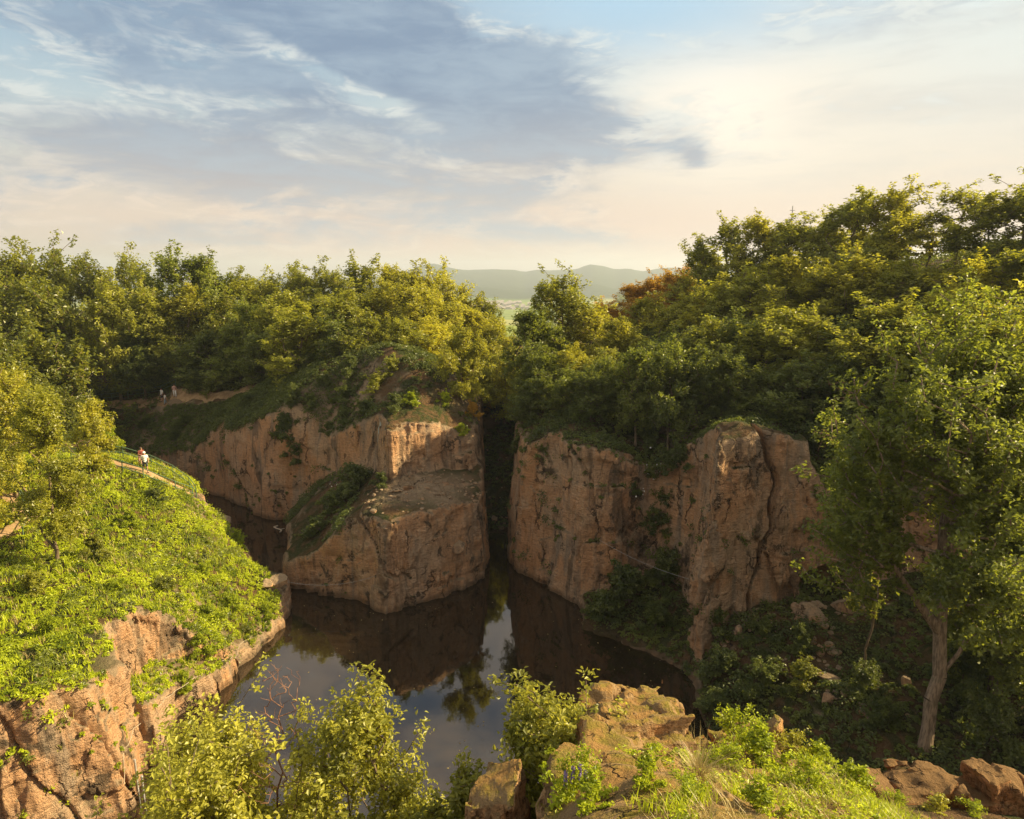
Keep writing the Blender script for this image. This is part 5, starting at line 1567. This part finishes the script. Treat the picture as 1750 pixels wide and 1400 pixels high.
for i, (px, py, Y, lab) in enumerate([(236, 1352, 28.9, 'taller grey pole standing in the water below the left cliff'), (247, 1372, 28.4, 'shorter grey pole beside it in the water below the left cliff')]):
    x, y, z = at(px, py, Y)
    root = bpy.data.objects.new('mooring_pole', None)
    COL.objects.link(root)
    root.location = (x, y, -1.0)
    tag(root, lab, 'pole')
    V, Fq = tubes([((0, 0, 0), 0.05, (0.02, 0, 2.7 - 0.5 * i), 0.05)], 10)
    mesh_obj('shaft', V, Fq, M_POLE, root)
    V, Fq = tubes([((0.02, 0, 2.7 - 0.5 * i), 0.062, (0.02, 0, 2.78 - 0.5 * i), 0.055), ((0.02, 0, 2.78 - 0.5 * i), 0.055, (0.02, 0, 2.80 - 0.5 * i), 0.004)], 10)
    mesh_obj('cap', V, Fq, M_POLE, root)

# bleached branch floating in the inlet
x, y, z = at(478, 905, 64)
x, y = (x * (25 / (25 - z)), y * (25 / (25 - z)))
V, Fq = tube_path([(-0.5, 0.9, 0.05), (-0.75, 0.5, 0.07), (-0.35, 0.1, 0.06), (0.1, -0.15, 0.06), (0.35, -0.5, 0.05), (0.3, -0.9, 0.04)], 0.07)
V2, F2 = tube_path([(0.1, -0.15, 0.06), (0.5, 0.0, 0.12)], 0.04)
dw = mesh_obj('driftwood', np.concatenate([V, V2]), np.concatenate([Fq, F2 + len(V)]), M_WOOD)
dw.location = (x, y, 0)
tag(dw, 'bleached crooked branch floating in the dark inlet', 'branch')


rng = np.random.default_rng(5)
n = 260
fx, fy = rng.uniform(-16, 10, n), rng.uniform(28, 52, n)
ok_ = np.array([drop(a_, b_) < -0.2 for a_, b_ in zip(fx, fy)]) & (fbm(fx / 4, fy / 4, fx * 0, 2, 9) > 0.0)
fc = np.c_[fx, fy, np.full(n, 0.012)][ok_]
V, Fq = leaf_quads(fc, np.tile([0, 0, 1.0], (len(fc), 1)), rng.uniform(0.05, 0.14, len(fc)), rng, 0.7, 0.02)
tag(mesh_obj('fallen_leaves', V, Fq, M_DRY, smooth=False, attrs={'tone': ('FACE', rng.uniform(0, 1, len(Fq)))}), 'scattered fallen leaves floating on the lake', kind='stuff')


def bare_tree(name, loc, H, R, seed, label, mat, cat, tilt=(0, 0), ntips=90, r_tip=0.006, base=0.3):
    tr, _ = grow(seed=seed, H=H, R=R, base=base, ntips=ntips, nleaf=1, leaf=0.1, spread=0.1, lobes=7, r_tip=r_tip)
    o_ = mesh_obj(name, tr[0], tr[1], mat)
    o_.location = loc
    o_.rotation_euler = (tilt[0], tilt[1], 0)
    return tag(o_, label, cat)


bare_tree('bare_shrub', (-3.95, 9.7, 15.6), 3.15, 0.8, 401, 'leafless reddish shrub between the two foreground oak bushes', M_TWIG, 'shrub', (0, 0.08), 260, 0.0028, 0.3)
p, _ = hit(1420, 745)
for i, (px, py, Y, H, tl, lab) in enumerate([(1405, 735, 40, 2.6, (0.3, -1.2), 'dead pale branch sticking out left of the big tree crown'), (1440, 672, 45, 3.2, (0.2, -1.0), 'dead branch among the bushes of the right hill'), (1612, 585, 50, 3.6, (0.2, -0.9), 'grey dead branch between the crowns on the right')]):
    x, y, z = at(px, py, Y)
    bare_tree('dead_branch', (x + 0.8, y - 1.5, z - 0.6), H, 0.9, 410 + i, lab, M_TWIG, 'branch', tl, 26, 0.012, 0.3)
# radio mast on the skyline of the right hill
x, y, z = at(1355, 352, 82)
V, Fq = tubes([((0, 0, -9), 0.09, (0, 0, 0), 0.05), ((-0.3, 0, -0.5), 0.03, (0.3, 0, -0.5), 0.03), ((-0.25, 0, -0.9), 0.03, (0.25, 0, -0.9), 0.03)], 6)
ms = mesh_obj('mast', V, Fq, M_POLE)
ms.location = (x, y, z)
tag(ms, 'thin mast rising above the trees on the right skyline', 'mast')

# ------------------------------------------------------------------ people (continuous bodies grown from rounded limbs)
def cone_sd(P, a, b, ra, rb):
    a, b = np.array(a), np.array(b)
    ba = b - a
    t = np.clip(((P - a) @ ba) / (ba @ ba + 1e-12), 0, 1)
    return np.linalg.norm(P - a - t[..., None] * ba, axis=-1) - (ra + (rb - ra) * t)


def sdf_mesh(fn, lo, hi, h):
    ax = [np.arange(lo[i], hi[i], h) for i in range(3)]
    P = np.stack(np.meshgrid(*ax, indexing='ij'), -1)
    return surface_nets(fn(P).astype(np.float32), lo, h)


def smin(a, b, k):
    hh = np.maximum(k - np.abs(a - b), 0) / k
    return np.minimum(a, b) - hh * hh * k * 0.25


def person(loc, rz, label, skin, shirt, legs, hair, cap=None, long_legs=False, scale=1.0, lean=0.0, stride=0.12, arms='relaxed', bag=None):
    root = bpy.data.objects.new('person', None)
    COL.objects.link(root)
    root.location = loc
    root.rotation_euler = (0, 0, rz)
    root.scale = (scale,) * 3
    tag(root, label, 'person')
    f = lambda z: lean * max(0, z - 0.95)               # forward lean along -y
    J = dict(pel=(0, 0, .96), waist=(0, -f(1.15), 1.14), chest=(0, -f(1.34), 1.34), neck=(0, -f(1.5), 1.49), head=(0, -f(1.62) - .02, 1.635))
    limbs = []
    for s_ in (-1, 1):
        st = stride * s_
        hip, knee, ank, toe = (.10 * s_, 0, .92), (.11 * s_, -.05 - st, .50), (.11 * s_, -st * 1.4, .085), (.13 * s_, -st * 1.4 - .17, .035)
        sh = (.185 * s_, -f(1.42), 1.42)
        if arms == 'relaxed':
            elb, wr = (.25 * s_, .02 - f(1.15), 1.14), (.25 * s_, -.09 - f(.95), .90)
        else:
            elb, wr = (.25 * s_, -.10 - f(1.2), 1.17), (.14 * s_, -.34 - f(1.1), 1.12)
        limbs.append((s_, hip, knee, ank, toe, sh, elb, wr))

    def body(P):
        d = cone_sd(P, J['pel'], J['waist'], .135, .115)
        d = smin(d, cone_sd(P, J['waist'], J['chest'], .115, .14), .08)
        d = smin(d, cone_sd(P, (-.09, J['chest'][1], 1.37), (.09, J['chest'][1], 1.37), .11, .11), .08)
        d = smin(d, cone_sd(P, J['chest'], J['neck'], .09, .055), .06)
        hx, hy, hz_ = J['head']
        d = smin(d, cone_sd(P, (hx, hy + .015, hz_ + .02), (hx, hy - .025, hz_ - .045), .098, .072), .03)
        d = smin(d, cone_sd(P, (hx, hy - .10, hz_ + .01), (hx, hy - .118, hz_ - .022), .012, .018), .015)          # nose
        for e in (-1, 1):
            d = smin(d, cone_sd(P, (hx + .096 * e, hy + .01, hz_ - .02), (hx + .098 * e, hy + .015, hz_ + .02), .016, .018), .01)   # ears
            eye = cone_sd(P, (hx + .034 * e, hy - .105, hz_ + .012), (hx + .036 * e, hy - .105, hz_ + .012), .012, .012)
            d = np.maximum(d, -eye)
        d = np.maximum(d, -cone_sd(P, (hx - .02, hy - .098, hz_ - .055), (hx + .02, hy - .098, hz_ - .055), .006, .006))    # mouth line
        for s_, hip, knee, ank, toe, sh, elb, wr in limbs:
            d = smin(d, cone_sd(P, hip, knee, .088, .055), .05)
            d = smin(d, cone_sd(P, knee, ank, .056, .038), .03)
            d = smin(d, cone_sd(P, ank, toe, .042, .034), .03)
            d = smin(d, cone_sd(P, sh, elb, .055, .042), .05)
            d = smin(d, cone_sd(P, elb, wr, .042, .028), .03)
            w_, e_ = np.array(wr), np.array(elb)
            dr = unit(w_ - e_)
            lat = unit(np.cross(dr, [s_, 0, 0]))
            palm = w_ + dr * .085
            d = smin(d, cone_sd(P, w_, palm, .028, .030), .02)
            for q_, L_ in zip((-.027, -.009, .009, .027), (.062, .078, .072, .055)):
                b0 = palm + lat * q_
                k1 = b0 + dr * L_ * .55
                k2 = k1 + unit(dr + np.array([-.6 * s_, -.1, 0])) * L_ * .5
                d = np.minimum(d, cone_sd(P, b0, k1, .0095, .0085))
                d = np.minimum(d, cone_sd(P, k1, k2, .0085, .0075))
            th = w_ + dr * .03 - lat * .025
            d = smin(d, cone_sd(P, th, th + dr * .035 - lat * .035, .012, .010), .01)
        return d
    lo, hi = (-.42, -.62, -.02), (.42, .42, 1.8)
    V, Fq = sdf_mesh(body, lo, hi, .0125)
    mesh_obj('body', V, Fq, skin, root)

    def shirt_f(P):
        d = cone_sd(P, J['pel'], J['waist'], .158, .145)
        d = smin(d, cone_sd(P, J['waist'], J['chest'], .145, .165), .08)
        d = smin(d, cone_sd(P, (-.09, J['chest'][1], 1.37), (.09, J['chest'][1], 1.37), .132, .132), .08)
        for s_, hip, knee, ank, toe, sh, elb, wr in limbs:
            m_ = np.array(sh) * .35 + np.array(elb) * .65
            d = smin(d, cone_sd(P, sh, m_, .078, .072), .05)
        d = d + .006 * np.sin(P[..., 2] * 40 + P[..., 0] * 25)
        return np.maximum(np.maximum(d, .86 - P[..., 2]), P[..., 2] - 1.475)
    V, Fq = sdf_mesh(shirt_f, lo, hi, .02)
    mesh_obj('shirt', V, Fq, shirt, root)

    def legs_f(P):
        d = cone_sd(P, (0, 0, .93), (0, 0, 1.0), .150, .140)
        for s_, hip, knee, ank, toe, sh, elb, wr in limbs:
            d = smin(d, cone_sd(P, hip, knee, .108, .082), .05)
            if long_legs:
                d = smin(d, cone_sd(P, knee, ank, .08, .058), .03)
        return np.maximum(d, (.10 if long_legs else .53) - P[..., 2])
    V, Fq = sdf_mesh(legs_f, lo, hi, .02)
    mesh_obj('trousers' if long_legs else 'shorts', V, Fq, legs, root)
    hx, hy, hz_ = J['head']

    def hair_f(P):
        d = cone_sd(P, (hx, hy + .022, hz_ + .025), (hx, hy + .03, hz_ - .02), .108, .095)
        return np.maximum(d, -(P[..., 1] - hy) * .8 - .055 - (P[..., 2] - hz_) * .9)
    V, Fq = sdf_mesh(hair_f, (-.15, hy - .16, 1.4), (.15, hy + .2, 1.8), .012)
    mesh_obj('hair', V, Fq, hair, root)
    if cap:
        def cap_f(P):
            d = np.maximum(cone_sd(P, (hx, hy + .012, hz_ + .03), (hx, hy + .013, hz_ + .031), .122, .122), hz_ + .035 - P[..., 2])
            brim = np.maximum(np.abs(P[..., 2] - hz_ - .045) - .012, np.hypot(P[..., 0] - hx, (P[..., 1] - hy + .10) * .9) - .10)
            return np.minimum(d, brim)
        V, Fq = sdf_mesh(cap_f, (-.2, hy - .26, 1.6), (.2, hy + .2, 1.84), .012)
        mesh_obj('cap', V, Fq, cap, root)
    for s_, hip, knee, ank, toe, sh, elb, wr in limbs:
        a_, t_ = np.array(ank), np.array(toe)

        def shoe_f(P):
            d = cone_sd(P, a_ - [0, -.03, .035], t_, .056, .046)
            return np.maximum(d, -P[..., 2] - .005)
        V, Fq = sdf_mesh(shoe_f, tuple(np.minimum(a_, t_) - [.1, .1, .1]), tuple(np.maximum(a_, t_) + [.1, .12, .06]), .015)
        mesh_obj('shoe', V, Fq, M_SHOE, root)
    if bag:
        def bag_f(P):
            q_ = np.abs(P - np.array([0, .20 - f(1.25), 1.25])) - np.array([.10, .05, .16])
            return np.linalg.norm(np.maximum(q_, 0), axis=-1) + np.minimum(q_.max(-1), 0) - .05
        V, Fq = sdf_mesh(bag_f, (-.3, -.1, .9), (.3, .5, 1.6), .02)
        b_ = mesh_obj('backpack', V, Fq, bag)
        b_.location, b_.rotation_euler, b_.scale = loc, (0, 0, rz), (scale,) * 3
        tag(b_, 'dark red backpack on the back of the rear terrace visitor', 'backpack')
    return root


def ledge_f(P):
    x, y, z = P[..., 0], P[..., 1], P[..., 2]
    d = None
    for cx_, cy_, cz_, hx_, hy_, hz_, yaw, tilt in ((-1.55, .0, .05, .55, .6, .62, .2, .1), (-.62, .1, .12, .62, .55, .66, -.15, -.12), (.25, .05, .02, .5, .55, .55, .1, .2), (.78, .0, .25, .26, .4, .85, .3, -.12), (1.15, .05, .2, .3, .45, .7, -.2, .25), (1.9, -.1, -.15, .6, .5, .5, .15, -.1)):
        M3 = np.array((Matrix.Rotation(yaw, 3, 'Z') @ Matrix.Rotation(tilt, 3, 'Y')).transposed())
        q_ = (P - np.array([cx_, cy_, cz_])) @ M3.T
        e_ = (np.abs(q_) - np.array([hx_, hy_, hz_])).max(-1)
        d = e_ if d is None else smin(d, e_, 0.12)
    d = d + 0.10 * fbm(x / .7, y / .7, z / .9, 3, 5) + 0.10 * np.round(vnoise(x / .5 + z * .2, y / .5, z / 1.1, 7) * 2) / 2
    cr = np.abs(fbm(x / .9, y / .9, z / 2.0, 2, 9))
    return d + 0.16 * np.clip(1 - cr / .07, 0, 1)


V, Fq = sdf_mesh(ledge_f, (-2.6, -1.2, -1.1), (3.0, 1.2, 1.5), 0.05)
lx, ly, lz = at(1612, 1352, 13.6)
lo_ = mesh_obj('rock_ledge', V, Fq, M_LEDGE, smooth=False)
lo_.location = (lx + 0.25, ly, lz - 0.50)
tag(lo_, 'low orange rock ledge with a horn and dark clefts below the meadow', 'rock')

M_SKIN = plain('skin', (0.50, 0.27, 0.17), 0.6)
M_WHITE = plain('white cotton', (0.78, 0.76, 0.72), 0.8)
M_PINK = plain('pink cotton', (0.62, 0.36, 0.30), 0.8)
M_DARKC = plain('dark cloth', (0.035, 0.04, 0.05), 0.8)
M_JEAN = plain('pale jeans', (0.22, 0.30, 0.38), 0.8)
M_RED = plain('dark red cloth', (0.20, 0.045, 0.03), 0.8)
M_HAIR = plain('brown hair', (0.06, 0.035, 0.02), 0.7)
M_CAP = plain('white cap cloth', (0.80, 0.78, 0.70), 0.8)
M_SHOE = plain('dark shoes', (0.06, 0.05, 0.05), 0.6)


def stand(px, py, Y):
    x, y, _ = at(px, py, Y)
    return (x, y, drop(x, y) + 0.04)


person(stand(250, 815, 53.0), 0.7, 'person in a white shirt, dark shorts and white cap on the terrace', M_SKIN, M_WHITE, M_DARKC, M_HAIR, M_CAP, lean=0.05)
person(stand(243.5, 811, 54.0), 1.0, 'person in a dark red top just behind the white shirted one', M_SKIN, M_RED, M_PINK, M_HAIR, None, scale=0.95, lean=0.25, arms='holding')
person(stand(277, 679, 85.4), -0.6, 'taller person in a white top and dark shorts on the far path', M_SKIN, M_WHITE, M_DARKC, M_HAIR, None)
person(stand(282, 680, 84.8), -0.9, 'short person in a white top and pale jeans on the far path', M_SKIN, M_WHITE, M_JEAN, M_HAIR, None, long_legs=True, scale=0.78)
person(stand(299, 676, 84.6), 0.5, 'person in a pinkish top and pale trousers on the far path', M_SKIN, M_PINK, M_WHITE, M_HAIR, None, long_legs=True, scale=0.95)

# ------------------------------------------------------------------ distant wood and village
rng = np.random.default_rng(91)
n = 2600
a_ = np.radians(rng.uniform(2.5, 22, n))
r_ = rng.uniform(420, 1500, n)
keep = fbm(r_ / 130, np.degrees(a_) / 2.0, a_ * 0, 2, 33) > -0.15
a_, r_ = a_[keep], r_[keep]
z_ = far_z(a_, r_)
pts = np.c_[r_ * np.sin(a_), r_ * np.cos(a_), z_ + 3.0]
pa = clumps(pts, np.tile([0, 0, 1.0], (len(pts), 1)), rng.uniform(4, 8, len(pts)), 30, 3.4, rng, rng.uniform(0, .6, len(pts)), 0.4, 0.9)
stuff('far_forest', [pa], M_LEAFD, 'far wooded ridge seen through the gap between the trees')
n = 120
a_ = np.radians(rng.normal(-1.5, 1.2, n))
r_ = rng.uniform(2000, 2500, n)
z_ = far_z(a_, r_)
hv, hf = [], []
for i in range(n):
    x, y, z = r_[i] * math.sin(a_[i]), r_[i] * math.cos(a_[i]), z_[i]
    wd_, dp, hh = rng.uniform(9, 16), rng.uniform(8, 12), rng.uniform(4, 7)
    b0 = len(hv)
    for zz in (z - 2, z + hh):
        hv += [(x - wd_ / 2, y - dp / 2, zz), (x + wd_ / 2, y - dp / 2, zz), (x + wd_ / 2, y + dp / 2, zz), (x - wd_ / 2, y + dp / 2, zz)]
    hv += [(x - wd_ / 2, y, z + hh + 4), (x + wd_ / 2, y, z + hh + 4)]
    hf += [[b0, b0 + 1, b0 + 5, b0 + 4], [b0 + 1, b0 + 2, b0 + 6, b0 + 5], [b0 + 2, b0 + 3, b0 + 7, b0 + 6], [b0 + 3, b0, b0 + 4, b0 + 7], [b0 + 4, b0 + 5, b0 + 9, b0 + 8], [b0 + 6, b0 + 7, b0 + 8, b0 + 9], [b0 + 4, b0 + 8, b0 + 7, b0 + 4][:4], [b0 + 5, b0 + 6, b0 + 9, b0 + 5][:4]]
hf = [f_ for f_ in hf if len(set(f_)) == 4]
tag(mesh_obj('far_village_houses', hv, hf, plain('pale render', (0.42, 0.36, 0.30)), smooth=False), 'cluster of tiny pale houses in the far valley', kind='stuff')

# ------------------------------------------------------------------ air
HX, HY0, HY1, HZ0, HZ1 = 9500.0, -300.0, 9900.0, -140.0, 215.0
hvv = [(x, y, z) for z in (HZ0, HZ1) for x, y in ((-HX, HY0), (HX, HY0), (HX, HY1), (-HX, HY1))]
hff = [[0, 3, 2, 1], [4, 5, 6, 7], [0, 1, 5, 4], [1, 2, 6, 5], [2, 3, 7, 6], [3, 0, 4, 7]]
M_HAZE = bpy.data.materials.new('summer haze')
M_HAZE.use_nodes = True
g = NT(M_HAZE.node_tree)
vol = g.n('ShaderNodeVolumePrincipled')
vol.inputs['Color'].default_value = (0.74, 0.83, 0.92, 1)
vol.inputs['Density'].default_value = 0.00018
vol.inputs['Anisotropy'].default_value = 0.2
o = g.n('ShaderNodeOutputMaterial')
g.t.links.new(vol.outputs[0], o.inputs['Volume'])
hz_o = mesh_obj('haze', hvv, hff, M_HAZE, smooth=False)
tag(hz_o, 'pale summer haze over the valley', kind='stuff')
